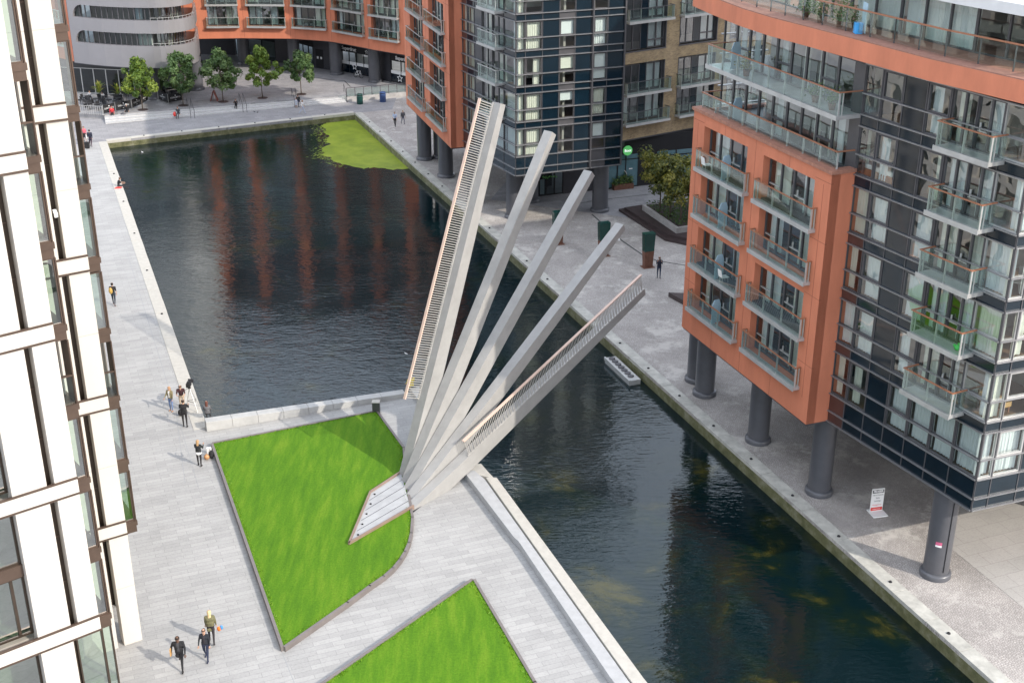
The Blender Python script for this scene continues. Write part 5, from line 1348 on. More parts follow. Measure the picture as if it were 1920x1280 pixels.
def palm(p, lb, sd, mats, n=46, h=1.7):
    rnd = random.Random(sd); t = thing('potted_palm', lb, 'plant', p); m = MB(); m.lathe(p, [(.26, 0), (.34, .55), (.36, .6)], 14); m.build('pot', m_grey, t); m = MB()
    for k in range(n):
        a = rnd.uniform(0, 6.28); l = rnd.uniform(.6, 1.0)*h*.55; e = rnd.uniform(.4, 1.4); b0 = Vector(p)+Vector((0, 0, .6+rnd.uniform(0, h*.35)))
        d = Vector((math.cos(a)*math.cos(e), math.sin(a)*math.cos(e), math.sin(e))); q = Vector((-math.sin(a), math.cos(a), 0))*.045; mid = b0+d*l*.6; tip = b0+d*l-Vector((0, 0, .15*l))
        m.cur = rnd.randrange(3); m.quad(b0, mid-q, tip, mid+q)
    m.build('fronds', mats, t)
palm(at(188, 186, .5), 'yellow green palm in a pot by the cafe window', 1, LEAFY+[] if False else [LEAF[2], LEAFY[2], LEAF[0]], 70, 2.4); palm(at(221, 188, .5), 'slender yellow potted palm between the cafe tables', 2, [LEAF[2], LEAFY[2], LEAF[0]], 60, 2.2); palm(at(304, 181, .5), 'dark green palm behind the right hand cafe barriers', 3, LEAFB, 70, 2.4); palm(at(325, 179, .5), 'second dark green palm behind the right hand barriers near the tree', 4, LEAFB, 60, 2.2)
t = thing('menu_board', 'folding A shaped menu board beside the middle tree', 'board', at(402, 189, .5)); p = at(402, 189, .5); m = MB()
for s_ in (-1, 1): m.hexa([(p.x+s_*.42-.02, p.y-.35, .5), (p.x+s_*.42+.02, p.y-.35, .5), (p.x+s_*.42+.02, p.y+.35, .5), (p.x+s_*.42-.02, p.y+.35, .5)], [(p.x-.02, p.y-.35, 1.75), (p.x+.02, p.y-.35, 1.75), (p.x+.02, p.y+.35, 1.75), (p.x-.02, p.y+.35, 1.75)])
m.build('board_leaf', m_menu, t); m = MB(); m.quad((p.x-.36, p.y-.28, .75), (p.x-.36, p.y+.28, .75), (p.x-.08, p.y+.28, 1.6), (p.x-.08, p.y-.28, 1.6)); m.build('menu_sheet', m_sign, t)
# bicycle
pb = at(672, 146, .5); t = thing('bicycle', 'white and black bicycle leaning at the shop window under the star', 'bicycle', pb, local=True, rz=R(-38)); 
def wheel(cx):
    m = MB(); m.tube([(cx+.34*math.cos(a), 0, .36+.34*math.sin(a)) for a in np.linspace(0, 2*math.pi, 21)], .025, 6, False); w_ = m.build('wheel', m_black, t)
    m = MB()
    for k in range(8): a = k*math.pi/4; m.tube([(cx, 0, .36), (cx+.32*math.cos(a), 0, .36+.32*math.sin(a))], .006, 4)
    m.build('spokes', m_lgrey, w_)
wheel(-.52); wheel(.52)
m = MB()
for a, c in (((-.52, .36), (0, .33)), ((-.52, .36), (-.17, .82)), ((0, .33), (-.2, .9)), ((0, .33), (.38, .82)), ((-.17, .82), (.36, .88)), ((.52, .36), (.34, .98))): m.tube([(a[0], 0, a[1]), (c[0], 0, c[1])], .028, 6)
m.build('frame', m_sign, t); m = MB(); m.ball((-.22, 0, .94), (.14, .07, .04)); m.build('saddle', m_black, t); m = MB(); m.tube([(.32, -.26, 1.02), (.34, 0, 1.0), (.32, .26, 1.02)], .018, 6); m.build('handlebar', m_black, t)

# ------------------------------------------------------------------ balcony things on the near block
def table_board(P, fr, lb):
    t = thing('folding_table', lb, 'table', P); m = MB(); q = Vector(P); d = Vector((fr.d.x, fr.d.y, 0)); n = Vector((fr.n.x, fr.n.y, 0))
    pr = [(-.38, 0), (.38, 0), (.38, 1.1), (.22, 1.42), (-.22, 1.42), (-.38, 1.1)]
    m.hexa([q+n*a[0]*.85+d*a[0]*.2-d*.02+Vector((0, 0, a[1]+.04)) for a in pr], [q+n*a[0]*.85+d*a[0]*.2+d*.02+Vector((0, 0, a[1]+.04)) for a in pr]); m.build('tabletop', m_blue, t)
    m = MB()
    for s_ in (-.2, .2): m.bar(q+n*s_-d*.14, q+n*s_-d*.03+Vector((0, 0, .7)), .03, .03, n)
    m.build('leg', m_lgrey, t)
for z, lb in ((15.32, 'pale blue folded table on the top left balcony of the orange front'), (12.62, 'pale blue folded table on the second left balcony of the orange front'), (9.53, 'pale blue folded table on the third left balcony of the orange front'), (6.77, 'pale blue folded table on the bottom left balcony of the orange front')): table_board(fo.P(3.9, -.03, z), fo, lb)
table_board(up.P(2.6, .7, 21.24), up, 'pale blue folded table on the long upper balcony'); table_board(fo.P(3.2, -.9, 18.3), up, 'pale blue folded table on the roof terrace of the orange prow')
def chair_light(P, fr, lb, mat=m_sign, a0=0.):
    t = thing('garden_chair', lb, 'chair', P, local=True, rz=math.atan2(fr.d.y, fr.d.x)+a0); m = MB(); m.box(-.22, .22, -.22, .22, .43, .46); m.build('seat', mat, t); m = MB(); m.hexa([(-.21, -.24, .46), (.21, -.24, .46), (.21, -.21, .46), (-.21, -.21, .46)], [(-.2, -.32, .9), (.2, -.32, .9), (.2, -.29, .9), (-.2, -.29, .9)]); m.build('backrest', mat, t)
    for x, y in ((-.2, -.2), (.2, -.2), (-.2, .2), (.2, .2)): m = MB(); m.bar((x, y, 0), (x*.8, y*.8, .44), .025, .025, (0, 1, 0)); m.build('leg', m_lgrey, t)
chair_light(fo.P(2.0, .1, 15.32), fo, 'white slatted chair on the top left balcony of the orange front'); chair_light(fo.P(4.7, .1, 9.53), fo, 'white chair beside the blue table on the third left balcony')
chair_light(fg.P(9.4, -1.2, ZB+3*PIT), fg, 'white shell chair inside the corner room behind the glass', m_sign, 2.2); chair_light(fg.P(9.0, -2.2, ZB+3*PIT), fg, 'white chair at the dining table deep in the corner room', m_sign, .4)
def pot(P, lb, sd, n=160, r=.3, h=.7, mats=None):
    rnd = random.Random(sd); t = thing('potted_plant', lb, 'plant', P); m = MB(); m.lathe(P, [(.14, 0), (.19, .3), (.2, .33)], 12); m.build('pot', m_corten, t); m = MB()
    for k in range(n):
        p = Vector(P)+Vector((rnd.gauss(0, r*.6), rnd.gauss(0, r*.6), .35+abs(rnd.gauss(h*.4, h*.3)))); a = Vector((rnd.gauss(0, 1), rnd.gauss(0, 1), rnd.gauss(0, 1))).normalized()*.08; q = a.orthogonal().normalized()*.035; m.cur = rnd.randrange(3); m.quad(p-a, p+q, p+a, p-q)
    m.build('foliage', mats or LEAFB, t)
pot(up.P(10.7, .9, 21.24), 'bushy potted plant near the right end of the long upper balcony', 1); pot(up.P(12.3, 1.0, 21.24), 'tall potted plant at the right corner of the long upper balcony', 2); pot(up.P(4.3, 1.0, 21.24), 'pale potted plant beside the blue table on the upper balcony', 3, mats=LEAFY)
bq = offset_path(bandp, 1.15)
def bpt(i, f): a, c = Vector(bq[i]), Vector(bq[i+1]); q = a.lerp(c, f); return (q.x, q.y, 24.9)
for i, f, lb, sd in ((3, .4, 'leafy shrub in a pot on the penthouse terrace nearest the glass screens', 5), (3, .8, 'spreading green plant in a pot on the penthouse terrace', 6), (4, .25, 'dark bush in a pot on the penthouse terrace beside the blue box', 7), (4, .45, 'low dark bush in a pot on the penthouse terrace by the posts', 8)): pot(bpt(i, f), lb, sd, 240, .4, .9)
p = bpt(4, .75); t = thing('folding_table', 'blue folded table with a bright blue box on the penthouse terrace', 'table', p); m = MB(); m.box(p[0]-.05, p[0]+.0, p[1]-.35, p[1]+.35, 24.95, 26.3); m.build('tabletop', m_blue, t)
tag((lambda mm: (mm.box(p[0]-.45, p[0]-.1, p[1]-.25, p[1]+.2, 24.9, 25.4), mm.build('storage_box', M('box_blue', (.05, .35, .75), .5), bevel=.03))[1])(MB()), 'bright blue storage box on the penthouse terrace', 'box')
# lamp and furniture seen through the glass
q = fg.P(4.9, -1.5, ZB+4*PIT); t = thing('floor_lamp', 'arched floor lamp with white cone shade inside the room behind a balcony', 'lamp', q); m = MB(); m.tube([Vector(q)+Vector((-.9, .5, 0)), Vector(q)+Vector((-.9, .5, 1.5)), Vector(q)+Vector((-.5, .3, 2.0)), Vector(q)+Vector((0, 0, 1.9))], .02, 6); m.build('stem', m_lgrey, t); m = MB(); m.lathe(q, [(.42, 1.45), (.12, 1.85)], 16); m.build('lamp_shade', m_sign, t)
q = fg.P(1.2, -1.2, ZB+4*PIT); t = thing('bed', 'bed with white cover in the room beside the corner post', 'bed', q, local=True, rz=math.atan2(fg.d.y, fg.d.x)); m = MB(); m.box(-1, 1, -.9, .7, .02, .32); m.build('bed_frame', m_wood, t); m = MB(); m.box(-.98, .98, -.88, .68, .32, .58); m.build('mattress', m_sign, t, bevel=.08)
q = fg.P(9.2, -1.4, ZB+PIT); t = thing('side_table', 'light wooden sideboard inside the corner flat', 'table', q, local=True, rz=math.atan2(fg.d.y, fg.d.x)); m = MB(); m.box(-.7, .7, -.3, .3, .35, .6); m.build('top', M('light_wood', (.5, .3, .12), .5), t); m = MB()
for x, y in ((-.65, -.25), (.6, -.25), (-.65, .22), (.6, .22)): m.box(x, x+.05, y, y+.05, 0, .35)
m.build('leg', m_wood, t)
p = fg.P(8.3, .5, ZB+2*PIT); t = thing('toy', 'small bright green plastic toy on the glass balcony floor', 'toy', p); m = MB(); m.ball(Vector(p)+Vector((0, 0, .12)), .13); m.ball(Vector(p)+Vector((.12, .1, .22)), .09); m.ball(Vector(p)+Vector((-.1, .08, .2)), .07); m.build('body', M('toy_green', (.08, .55, .12), .5), t, smooth=True)
# ------------------------------------------------------------------ people
SKIN = (.50, .30, .21); SKIN_D = (.13, .07, .045)
def person(label, loc, head, h=1.75, top=(.02, .02, .025), bot=(.02, .02, .03), shoe=(.02, .018, .018), hair=(.05, .03, .02), skin=SKIN, hairlen='short', sleeve='long',
           lean=0.0, legs=((0, 0), (0, 0)), arms=((5, 8, 15), (5, 8, 15)), sit=False, coat=0.0, headpitch=0, group=None, under=None, vox=.024, skirt=False, female=False):
    """local frame: faces +Y. legs = (thigh forward, knee bend), arms = (forward, out, elbow) degrees; first is the left"""
    k = h/1.75; t = thing('person', label, 'person', loc, group, local=True, rz=head)
    hipz = .93
    reg = []; B = MB()      # reg: (p, q, r0, r1, region)
    def cap(p, q, r0, r1, region, flat=None):
        p, q = Vector(p), Vector(q); reg.append((p, q, r0, r1, region)); n = 10; d = (q-p); L = d.length
        if L < 1e-4: B.ball(p, r0, 10, 7); return
        B.ball(p, r0, 10, 7); B.ball(q, r1, 10, 7); B.tube([p, q], [r0, r1], n)
    l = R(lean); fw = lambda y, z: Vector((0, y*math.cos(l)+(z-hipz)*math.sin(l), hipz+(z-hipz)*math.cos(l)-y*math.sin(l)))
    hipw, shw = (.095, .175) if female else (.09, .195)
    lowest = []
    def dirv(a): return Vector((0, math.sin(R(a)), -math.cos(R(a))))
    for sgn, (th, kn) in zip((-1, 1), legs):
        hp = Vector((sgn*hipw, 0, hipz-.02)); kn_p = hp+dirv(th)*.43+Vector((sgn*.012, 0, 0)); an = kn_p+dirv(th-kn)*.42
        cap(hp, kn_p, .088, .060, 'bot'); cap(kn_p, an, .058, .040, 'bot' if not skirt else 'skin'); fd = dirv(th-kn+90 if th-kn < 30 else 90+th-kn)
        fd = Vector((0, max(.6, fd.y), min(.25, fd.z))).normalized()
        cap(an+Vector((0, -.03, -.035)), an+fd*.15+Vector((sgn*.015, 0, -.05)), .042, .034, 'shoe'); lowest.append(an.z-.085)
    cap((-.055, 0, hipz), (.055, 0, hipz), .105, .105, 'bot')
    ch = fw(0, 1.30); be = fw(0, 1.10)
    cap(be+Vector((-.05, 0, 0)), be+Vector((.05, 0, 0)), .105+coat*.03, .105+coat*.03, 'top'); cap(ch+Vector((-.085, 0, 0)), ch+Vector((.085, 0, 0)), .115+coat*.02, .115+coat*.02, 'top')
    cap(be, ch, .13, .14, 'top'); cap(fw(0, 1.41)+Vector((-shw+.05, 0, 0)), fw(0, 1.41)+Vector((shw-.05, 0, 0)), .068, .068, 'top')
    if coat: cap(fw(0, .98)+Vector((-.07, 0, 0)), fw(0, .98)+Vector((.07, 0, 0)), .115, .115, 'top'); 
    if coat > 1: cap(Vector((-.09, -.01, hipz-.22)), Vector((.09, -.01, hipz-.22)), .10, .10, 'top')
    if skirt: cap(Vector((-.07, .02, hipz-.3)), Vector((.07, .02, hipz-.3)), .12, .12, 'bot'); cap(Vector((-.07, 0, hipz-.1)), Vector((.07, 0, hipz-.1)), .13, .13, 'bot')
    nk = fw(.01, 1.47); hd = fw(.03, 1.635); hp_ = R(headpitch)
    cap(nk-Vector((0, 0, .03)), fw(.02, 1.56), .052, .050, 'skin'); hd = hd+Vector((0, math.sin(hp_)*.06, -abs(math.sin(hp_))*.03))
    cap(hd+Vector((0, .012, -.045)), hd+Vector((0, -.008, .035)), .078, .093, 'skin'); cap(hd+Vector((0, .095, -.02)), hd+Vector((0, .105, -.03)), .014, .016, 'skin')
    for sgn in (-1, 1): cap(hd+Vector((sgn*.09, 0, -.015)), hd+Vector((sgn*.092, -.01, .01)), .018, .018, 'skin')
    fingers = MB()
    for sgn, (f_, o_, e_) in zip((-1, 1), arms):
        sh = fw(0, 1.42)+Vector((sgn*shw, 0, -.01)); a, oo = R(f_), R(o_)
        d1 = Vector((sgn*math.sin(oo), math.sin(a)*math.cos(oo), -math.cos(a)*math.cos(oo))); el = sh+d1*.29
        a2 = R(f_+e_); d2 = Vector((sgn*math.sin(oo)*.5-sgn*math.sin(R(e_))*.25, math.sin(a2), -math.cos(a2))).normalized(); wr = el+d2*.25
        cap(sh, el, .058+coat*.008, .044+coat*.006, 'top'); cap(el, wr, .042+coat*.006, .031, 'top' if sleeve == 'long' else 'skin'); pm = wr+d2*.07
        cap(wr, pm, .030, .036, 'skin')
        sd = d2.cross(Vector((0, 0, 1))).normalized() if abs(d2.z) < .95 else Vector((0, 1, 0)); cu = d2.cross(sd)*(-1 if sgn > 0 else 1)
        for q in range(4):
            b0 = pm+sd*(-.027+.018*q); l1 = (.042, .048, .045, .036)[q]; p1 = b0+d2*l1+cu*.006; p2 = p1+(d2*.75+cu*.6).normalized()*l1*.8; fingers.tube([b0, p1, p2], [.010, .009, .007], 5)
        th0 = pm-d2*.035-sd*.03; fingers.tube([th0, th0-sd*.028+d2*.03, th0-sd*.03+d2*.06], [.011, .010, .008], 5)
    dz = -min(lowest) if not sit else 0
    me0 = bpy.data.meshes.new('body'); me0.from_pydata(B.v, [], B.f); ob = bpy.data.objects.new('body', me0); COL.objects.link(ob)
    md = ob.modifiers.new('r', 'REMESH'); md.mode = 'VOXEL'; md.voxel_size = vox; sm = ob.modifiers.new('s', 'SMOOTH'); sm.iterations = 3; sm.factor = .5
    dg = bpy.context.evaluated_depsgraph_get(); me = bpy.data.meshes.new_from_object(ob.evaluated_get(dg)); bpy.data.objects.remove(ob)
    nv = len(me.vertices); vs = np.empty(nv*3); me.vertices.foreach_get('co', vs); vs = vs.reshape(-1, 3)
    fs = [tuple(p.vertices) for p in me.polygons]; cen = np.array([vs[list(f)].mean(0) for f in fs]); bpy.data.meshes.remove(me)
    best = np.full(len(fs), 1e9); idx = np.zeros(len(fs), int); order = ['skin', 'top', 'bot', 'shoe', 'dark', 'under']
    for (p, q, r0, r1, rg) in reg:
        p, q = np.array(p), np.array(q); d = q-p; L2 = max(d@d, 1e-9); tt = np.clip(((cen-p)@d)/L2, 0, 1); ds = np.linalg.norm(cen-(p+tt[:, None]*d), axis=1)-(r0+(r1-r0)*tt)
        w_ = ds < best; best[w_] = ds[w_]; idx[w_] = order.index(rg)
    hdn = np.array(hd); rel = cen-hdn   # eyes and mouth
    isk = idx == 0
    for ex, ez, ew in ((-.033, .0, .014), (.033, .0, .014), (0, -.065, .02)): idx[isk & (rel[:, 1] > .055) & (np.abs(rel[:, 0]-ex) < ew) & (np.abs(rel[:, 2]-ez) < .012)] = 4
    if under is not None: idx[(idx == 1) & (cen[:, 1] > .05) & (np.abs(cen[:, 0]) < .055) & (cen[:, 2] > 1.0)] = 5
    V = [tuple(v) for v in vs]+list(fingers.v); F = fs+[tuple(i+nv for i in f) for f in fingers.f]; mi = list(idx)+[0]*len(fingers.f)
    V = [((v[0])*k, v[1]*k, (v[2]+dz)*k) for v in V]
    me = bpy.data.meshes.new('body'); me.from_pydata(V, [], F)
    for c in (skin, top, bot, shoe, (.05, .02, .02), under or top): me.materials.append(cloth(c))
    me.polygons.foreach_set('material_index', [int(i) for i in mi]); me.polygons.foreach_set('use_smooth', [True]*len(F)); me.update()
    o = bpy.data.objects.new('body', me); COL.objects.link(o); o.parent = t
    if hairlen:
        hm = MB(); hq = hd+Vector((0, 0, dz)); hm.ball(hq+Vector((0, -.018, .035)), (.098, .105, .085), 12, 8)
        if hairlen == 'short': hm.ball(hq+Vector((0, -.04, -.01)), (.09, .08, .07), 10, 6)
        if hairlen == 'long': hm.ball(hq+Vector((0, -.055, -.05)), (.095, .075, .14), 10, 8); hm.ball(hq+Vector((0, -.08, -.19)), (.085, .05, .16), 10, 8)
        if hairlen == 'bun': hm.ball(hq+Vector((0, -.04, -.01)), (.09, .08, .07), 10, 6); hm.ball(hq+Vector((0, -.1, .06)), .05, 8, 6)
        hm.v = [(v[0]*k, v[1]*k, v[2]*k) for v in hm.v]; hm.build('hair', cloth(hair), t, smooth=True)
    t['_'] = 0; del t['_']
    return t
def held(name, label, cat, mb, mats, **kw):
    o = mb.build(name, mats, **kw); return tag(o, label, cat)
W = R(180)      # facing the camera
navy = (.012, .016, .035); black = (.012, .012, .014)
# three near walkers
p = at(340, 1252); person('man in a black suit striding toward the camera with a tan folder under his arm', p, W+.12, 1.82, black, black, hair=(.01, .008, .007), skin=SKIN_D, coat=1.2, legs=((28, 12), (-24, 38)), arms=((12, 14, 25), (-18, 22, 30)), lean=6, under=(.05, .05, .055), vox=.02)
m = MB(); q = Vector((p.x-.34, p.y-.08, .98)); m.hexa([q+Vector((-.02, -.12, -.2)), q+Vector((.02, -.12, -.2)), q+Vector((.02, .12, -.2)), q+Vector((-.02, .12, -.2))], [q+Vector((-.02, -.12, .16)), q+Vector((.02, -.12, .16)), q+Vector((.02, .12, .16)), q+Vector((-.02, .12, .16))]); held('folder', 'tan folder carried by the man in the black suit', 'folder', m, M('tan_card', (.55, .32, .12), .6))
p = at(388, 1236); person('woman in a dark navy cardigan and jeans walking with a lanyard round her neck', p, W-.05, 1.66, (.012, .014, .02), (.02, .028, .06), (.02, .025, .06), hair=(.10, .06, .04), hairlen='bun', legs=((16, 6), (-12, 16)), arms=((6, 10, 14), (8, 16, 18)), coat=.3, female=True, under=(.03, .025, .03), vox=.02)
p = at(398, 1203); person('blonde woman in an olive green jacket and dark leggings walking away', p, .18, 1.72, (.14, .13, .065), (.022, .018, .022), hair=(.62, .47, .26), hairlen='long', legs=((14, 6), (-16, 14)), arms=((8, 8, 12), (4, 12, 10)), coat=1.3, female=True, vox=.02)
m = MB(); q = Vector((p.x+.36, p.y+.02, .72)); m.ball(q, (.09, .05, .13)); m.cur = 1; m.ball(q+Vector((.12, .03, .06)), (.08, .05, .11)); held('carrier_bag', 'small orange and blue bag in the hand of the blonde woman', 'bag', m, [M('bag_orange', (.75, .18, .03), .6), M('bag_blue', (.06, .25, .62), .6)], smooth=True)
# blonde with black jacket and the bags by the lawn
person('woman with long fair hair in a black jacket over a white top and black leggings', at(375, 873), W+3.0, 1.64, (.016, .018, .02), (.015, .012, .014), hair=(.45, .28, .14), hairlen='long', legs=((4, 2), (-3, 4)), arms=((30, 14, 80), (30, 12, 85)), coat=.9, female=True, vox=.02)
p = at(375, 873); m = MB(); m.lathe((p.x, p.y, .80), [(.17, 0), (.175, .09), (.14, .12)], 14); held('shirt_hem', 'white shirt hem below the black jacket of the fair haired woman', 'shirt', m, m_sign)
p = at(397, 858); m = MB(); m.ball((p.x, p.y, .24), (.17, .14, .24)); m.ball((p.x, p.y-.12, .17), (.12, .07, .13)); m.tube([(p.x-.06, p.y, .45), (p.x-.08, p.y+.02, .56), (p.x+.05, p.y, .47)], .02, 6); held('rucksack', 'black rucksack standing against the lawn edging', 'bag', m, m_black, smooth=True)
p = at(388, 861); m = MB(); m.ball((p.x, p.y, .16), (.17, .13, .16)); m.tube([(p.x-.12, p.y, .24), (p.x, p.y, .38), (p.x+.12, p.y, .24)], .018, 6); held('tan_handbag', 'round tan handbag beside the black rucksack', 'bag', m, M('tan_leather', (.50, .26, .12), .5), smooth=True)
p = at(392, 850); m = MB(); m.prism([(p.x-.12, p.y-.08), (p.x+.12, p.y-.08), (p.x+.16, p.y+.08), (p.x-.14, p.y+.08)], 0, .4); held('paper_bag', 'white carrier bag behind the black rucksack', 'bag', m, m_sign, bevel=.03)
# film crew
person('woman in a khaki jacket, white top and blue jeans with the film crew', at(322, 770), W-.35, 1.66, (.20, .17, .09), (.16, .23, .40), (.40, .20, .10), hair=(.42, .25, .13), hairlen='long', legs=((3, 2), (-2, 2)), arms=((8, 8, 10), (25, 8, 35)), coat=.8, female=True, under=(.75, .74, .72))
person('man in a maroon T-shirt bending toward the camera tripod', at(343, 768), W+.2, 1.80, (.045, .014, .018), (.42, .33, .24), hair=(.03, .02, .015), sleeve='short', lean=14, legs=((10, 8), (4, 6)), arms=((38, 10, 60), (38, 8, 60)), headpitch=25)
person('man in black seen from behind operating the film camera', at(348, 800), .10, 1.80, black, (.014, .013, .015), hair=(.035, .022, .016), legs=((3, 2), (-3, 3)), arms=((30, 10, 70), (35, 12, 60)), coat=.8)
p = at(341, 778); m = MB(); m.ball((p.x-.05, p.y-.1, .22), (.16, .13, .22)); m.tube([(p.x-.1, p.y-.1, .4), (p.x, p.y-.1, .5), (p.x+.05, p.y-.1, .4)], .02, 6); held('camera_bag', 'dark camera bag on the ground behind the man in black', 'bag', m, m_black, smooth=True)
pt = at(361, 766); t = thing('tripod', 'tall film camera tripod with pale legs on the promenade edge', 'tripod', pt); ft = [at(349, 768), at(371, 774), at(375, 762)]; hub = Vector((pt.x-.05, pt.y, 1.45))
for f in ft: m = MB(); m.tube([hub, hub.lerp(f, .5), f], [.035, .028, .022], 6); m.build('leg', m_lgrey, t)
m = MB(); mids = [hub.lerp(f, .6) for f in ft]
for a, c in zip(mids, mids[1:]+mids[:1]): m.tube([a, c], .014, 5)
m.build('spreader', m_black, t); m = MB(); m.lathe(hub, [(.09, -.05), (.1, 0), (.07, .1)], 10); m.tube([hub, hub+Vector((-.35, -.2, -.15))], .014, 5); m.build('head', m_black, t)
t = thing('film_camera', 'black film camera with matte box on the tripod', 'camera', (hub.x, hub.y, hub.z+.1)); m = MB(); c = hub+Vector((0, 0, .25)); m.box(c.x-.13, c.x+.12, c.y-.28, c.y+.2, c.z-.13, c.z+.13); m.box(c.x-.05, c.x+.05, c.y-.2, c.y+.1, c.z+.13, c.z+.22); m.build('body', m_black, t, bevel=.02); m = MB(); m.tube([(c.x, c.y+.2, c.z), (c.x+.02, c.y+.42, c.z)], [.07, .09], 12); m.build('lens', m_black, t); m = MB(); m.box(c.x-.15, c.x+.17, c.y+.42, c.y+.46, c.z-.12, c.z+.14); m.build('matte_box', m_grey, t)
p = Vector((-18.55, 69.0, 0)); person('woman with long auburn hair in grey sitting at the granite wall end facing water', (p.x+.05, p.y+.1, -.38), .15, 1.66, (.13, .13, .14), (.04, .04, .045), hair=(.13, .045, .03), hairlen='long', legs=((84, 80), (84, 80)), arms=((18, 10, 40), (18, 10, 40)), sit=True, coat=.6, female=True)
# promenade
p = at(215, 572); person('man in black with a yellow rucksack walking up the promenade', p, .05, 1.76, (.014, .014, .016), (.02, .03, .045), (.2, .12, .11), hair=(.015, .012, .01), sleeve='short', legs=((12, 4), (-14, 12)), arms=((10, 10, 60), (-6, 8, 10)))
m = MB(); m.ball((p.x-.09, p.y-.2, 1.22), (.15, .11, .26)); held('yellow_rucksack', 'mustard yellow rucksack on the back of the man in black', 'bag', m, M('mustard', (.50, .32, .08), .7), smooth=True)
person('young man in a black T-shirt sitting on the promenade edge reading with bare arms', (at(222, 350).x+.0, at(222, 350).y, -.80), -R(72), 1.74, (.014, .015, .018), (.03, .025, .03), hair=(.05, .03, .02), sleeve='short', sit=True, legs=((80, 15), (78, 25)), arms=((35, 6, 50), (35, 6, 50)), lean=14, headpitch=30)
p = at(219, 353); m = MB(); m.prism([(p.x-.15, p.y-.3), (p.x+.45, p.y-.22), (p.x+.5, p.y+.15), (p.x-.05, p.y+.2)], .03, .1); held('red_blanket', 'folded red cloth under the reader on the promenade edge', 'blanket', m, m_red, bevel=.03)
p = at(160, 266); person('woman in a pink top and dark skirt walking beside the man with a suitcase', p, W+.3, 1.66, (.62, .12, .16), black, hair=(.15, .06, .04), hairlen='bun', skirt=True, legs=((10, 4), (-12, 14)), arms=((10, 10, 30), (14, 12, 40)), female=True, vox=.03)
m = MB(); q = Vector((p.x+.3, p.y-.1, .55)); m.prism([(q.x-.14, q.y-.06), (q.x+.14, q.y-.06), (q.x+.14, q.y+.06), (q.x-.14, q.y+.06)], .35, .85); held('shopping_bag', 'white shopping bag carried by the woman in pink', 'bag', m, m_sign, bevel=.03)
p = at(171, 275); person('stout man in a dark suit pulling a black suitcase along the promenade', p, .1, 1.80, navy, (.05, .02, .035), hair=(.03, .02, .015), coat=1.2, legs=((10, 4), (-8, 8)), arms=((6, 12, 12), (-18, 10, 5)), vox=.03)
t = thing('suitcase', 'black wheeled suitcase behind the man in the dark suit', 'suitcase', (p.x-.1, p.y-.75, 0)); c = Vector((p.x-.15, p.y-.8, 0)); m = MB(); m.box(c.x-.24, c.x+.24, c.y-.15, c.y+.15, .06, .72); m.build('case', m_black, t, bevel=.04); m = MB(); m.tube([(c.x-.15, c.y+.12, .7), (c.x-.12, c.y+.32, 1.0), (c.x+.12, c.y+.32, 1.0), (c.x+.15, c.y+.12, .7)], .014, 5); m.build('handle', m_lgrey, t); m = MB()
for s_ in (-.18, .18): m.ball((c.x+s_, c.y+.1, .05), .05)
m.build('wheel', m_frame, t)
# worker on the low wall behind the beams
person('worker in a bright yellow jacket sitting on the low wall behind the tallest beam', (at(771, 728, .3).x, at(771, 728, .3).y+.1, -.50), .5, 1.74, (.72, .55, .02), (.04, .05, .08), hair=(.25, .17, .11), sit=True, legs=((84, 80), (84, 80)), arms=((25, 8, 30), (25, 8, 30)), coat=.8)
# right quay
p = at(1235, 521); person('man in a dark blue jacket and jeans lifting a camera to his eye', p, W-.1, 1.74, navy, (.02, .035, .07), hair=(.03, .02, .015), legs=((6, 3), (-5, 3)), arms=((55, 4, 95), (55, 4, 95)), coat=.6)
m = MB(); m.box(p.x-.07, p.x+.07, p.y-.36, p.y-.28, 1.58, 1.68); m.tube([(p.x, p.y-.36, 1.63), (p.x, p.y-.5, 1.63)], .04, 10); held('camera_in_hand', 'small black camera held up by the man in dark blue', 'camera', m, m_black)
person('man in a pale blue shirt and black trousers walking on the quay', at(741, 238), W-.15, 1.72, (.42, .50, .66), black, hair=(.20, .16, .12), sleeve='short', legs=((18, 8), (-16, 14)), arms=((12, 10, 20), (-10, 10, 14)), vox=.03)
person('person in a grey jacket walking beside the man in the blue shirt', at(756, 233), W+.5, 1.60, (.09, .09, .10), (.10, .11, .15), hair=(.42, .34, .24), legs=((16, 10), (-16, 18)), arms=((8, 12, 16), (-8, 12, 14)), coat=1.0, vox=.03)
# plaza steps
G5 = 'people sitting on the plaza steps'
def seat(u, v, hdg, lb, **kw): q = at(u, v, .2); return person(lb, (q.x, q.y, -.52+kw.pop('dz', .0)), hdg, kw.pop('h', 1.68), sit=True, group=G5, vox=.03, legs=((82, 70), (80, 62)), lean=kw.pop('lean', 12), **kw)
seat(211, 218, W+.25, 'person in a red top and black trousers sitting below the first cafe barrier', top=(.62, .04, .05), bot=black, hair=(.30, .12, .1), dz=.25)
seat(239, 214, W+.1, 'white haired person in black sitting on the top step with a bag', top=black, bot=black, hair=(.7, .68, .64), dz=.3)
p = at(231, 216, .3); m = MB(); m.ball((p.x, p.y, .42), (.3, .16, .14)); m.tube([(p.x-.15, p.y, .52), (p.x, p.y, .66), (p.x+.15, p.y, .52)], .02, 6); held('holdall', 'grey holdall on the step beside the white haired person', 'bag', m, m_frame, smooth=True)
seat(335, 218, W, 'person in grey sitting on the steps with a bright red bag', top=(.05, .055, .06), bot=(.04, .045, .055), hair=(.14, .05, .04), dz=.2)
p = at(328, 219, .17); m = MB(); m.ball((p.x, p.y, .45), (.2, .16, .28)); m.tube([(p.x-.08, p.y, .7), (p.x, p.y, .82), (p.x+.08, p.y, .7)], .02, 6); held('red_rucksack', 'bright red rucksack beside the person in grey', 'bag', m, m_red, smooth=True)
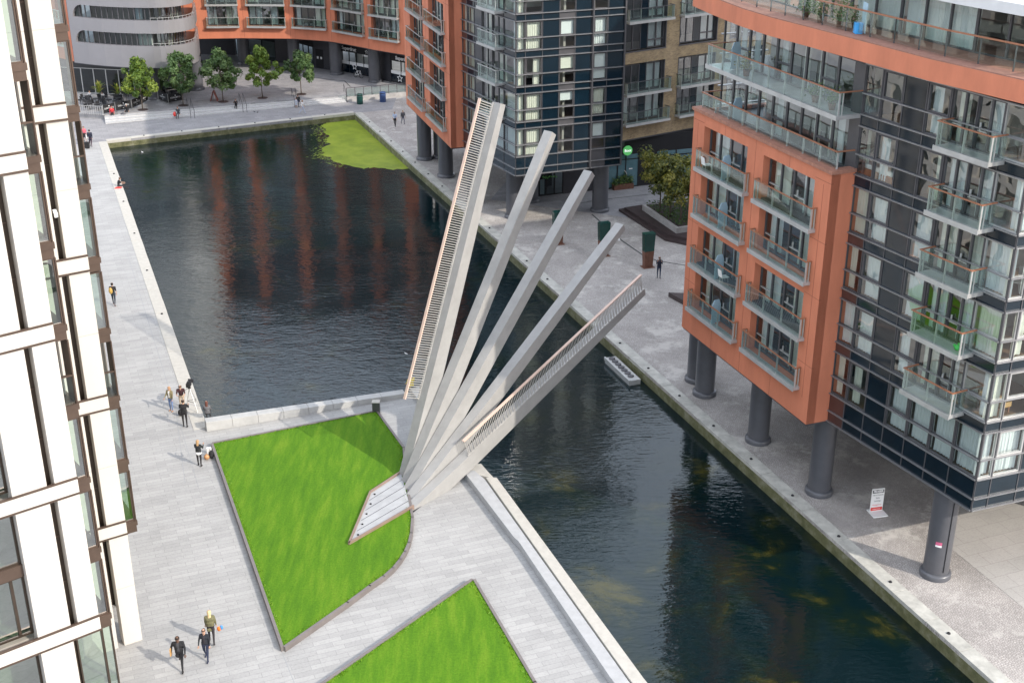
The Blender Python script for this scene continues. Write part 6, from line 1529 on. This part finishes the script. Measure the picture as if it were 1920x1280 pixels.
seat(443, 203, W+.1, 'person in black with crossed arms sitting beside a stair handrail', top=black, bot=black, hair=(.05, .03, .02), dz=.2, arms=((40, 5, 90), (40, 5, 90)))
seat(560, 196, W-.1, 'person in black top and blue jeans sitting by the stair handrail', top=black, bot=(.03, .04, .09), hair=(.03, .02, .02), dz=.25)
person('person in a white top and pale trousers walking along the end of the basin', at(568, 214), -R(90), 1.66, (.72, .70, .70), (.42, .46, .56), (.4, .4, .4), hair=(.36, .22, .15), sleeve='short', legs=((24, 6), (-24, 12)), arms=((16, 8, 20), (-16, 8, 10)), vox=.03)
person('small child in a pale dress standing by the stair handrail', at(556, 203), W, 1.15, (.42, .44, .50), (.42, .44, .50), hair=(.2, .1, .06), skirt=True, vox=.03)
# cafe people
seat(226, 181, W, 'cafe guest in a red hooded top near the dark window', top=(.6, .04, .04), bot=black, hair=(.3, .06, .05), dz=.5)
seat(170, 192, W+.4, 'cafe guest in a grey and white top at the tables left of the palm', top=(.4, .4, .42), bot=black, dz=.5); seat(196, 195, W-.4, 'cafe waiter in white and black leaning at the tables right of the palm', top=(.5, .48, .45), bot=black, dz=.5)
# birds
def bird(P, lb, mat, rz, grp):
    t = thing('bird', lb, 'bird', P, grp, local=True, rz=rz); t.scale = (.7,)*3; m = MB(); m.ball((0, 0, .13), (.07, .14, .075), 10, 7); m.ball((0, .13, .22), (.045, .05, .045), 8, 6); m.ball((0, -.17, .13), (.04, .09, .02), 8, 5); m.tube([(0, .17, .22), (0, .215, .21)], [.014, .004], 5)
    m.tube([(0, .07, .16), (0, .12, .21)], [.05, .035], 8); m.tube([(-.03, 0, .08), (-.03, .01, 0)], .01, 5); m.tube([(.03, 0, .08), (.03, .01, 0)], .01, 5); m.build('body', mat, t, smooth=True)
bird(at(477, 211), 'grey pigeon on the paving below the plaza steps', m_grey, 1.2, 'pigeons by the steps'); bird(at(483, 212), 'second dark pigeon just right of the first below the plaza steps', m_grey, -.6, 'pigeons by the steps')
for u, v, lb in ((267, 287, 'white gull floating just beyond the first by the basin end'), (761, 665, 'white gull floating left of the tallest beam')):
    p = at(u, v, -.86); bird(p, lb, m_sign, 1.0, 'gulls on the water')
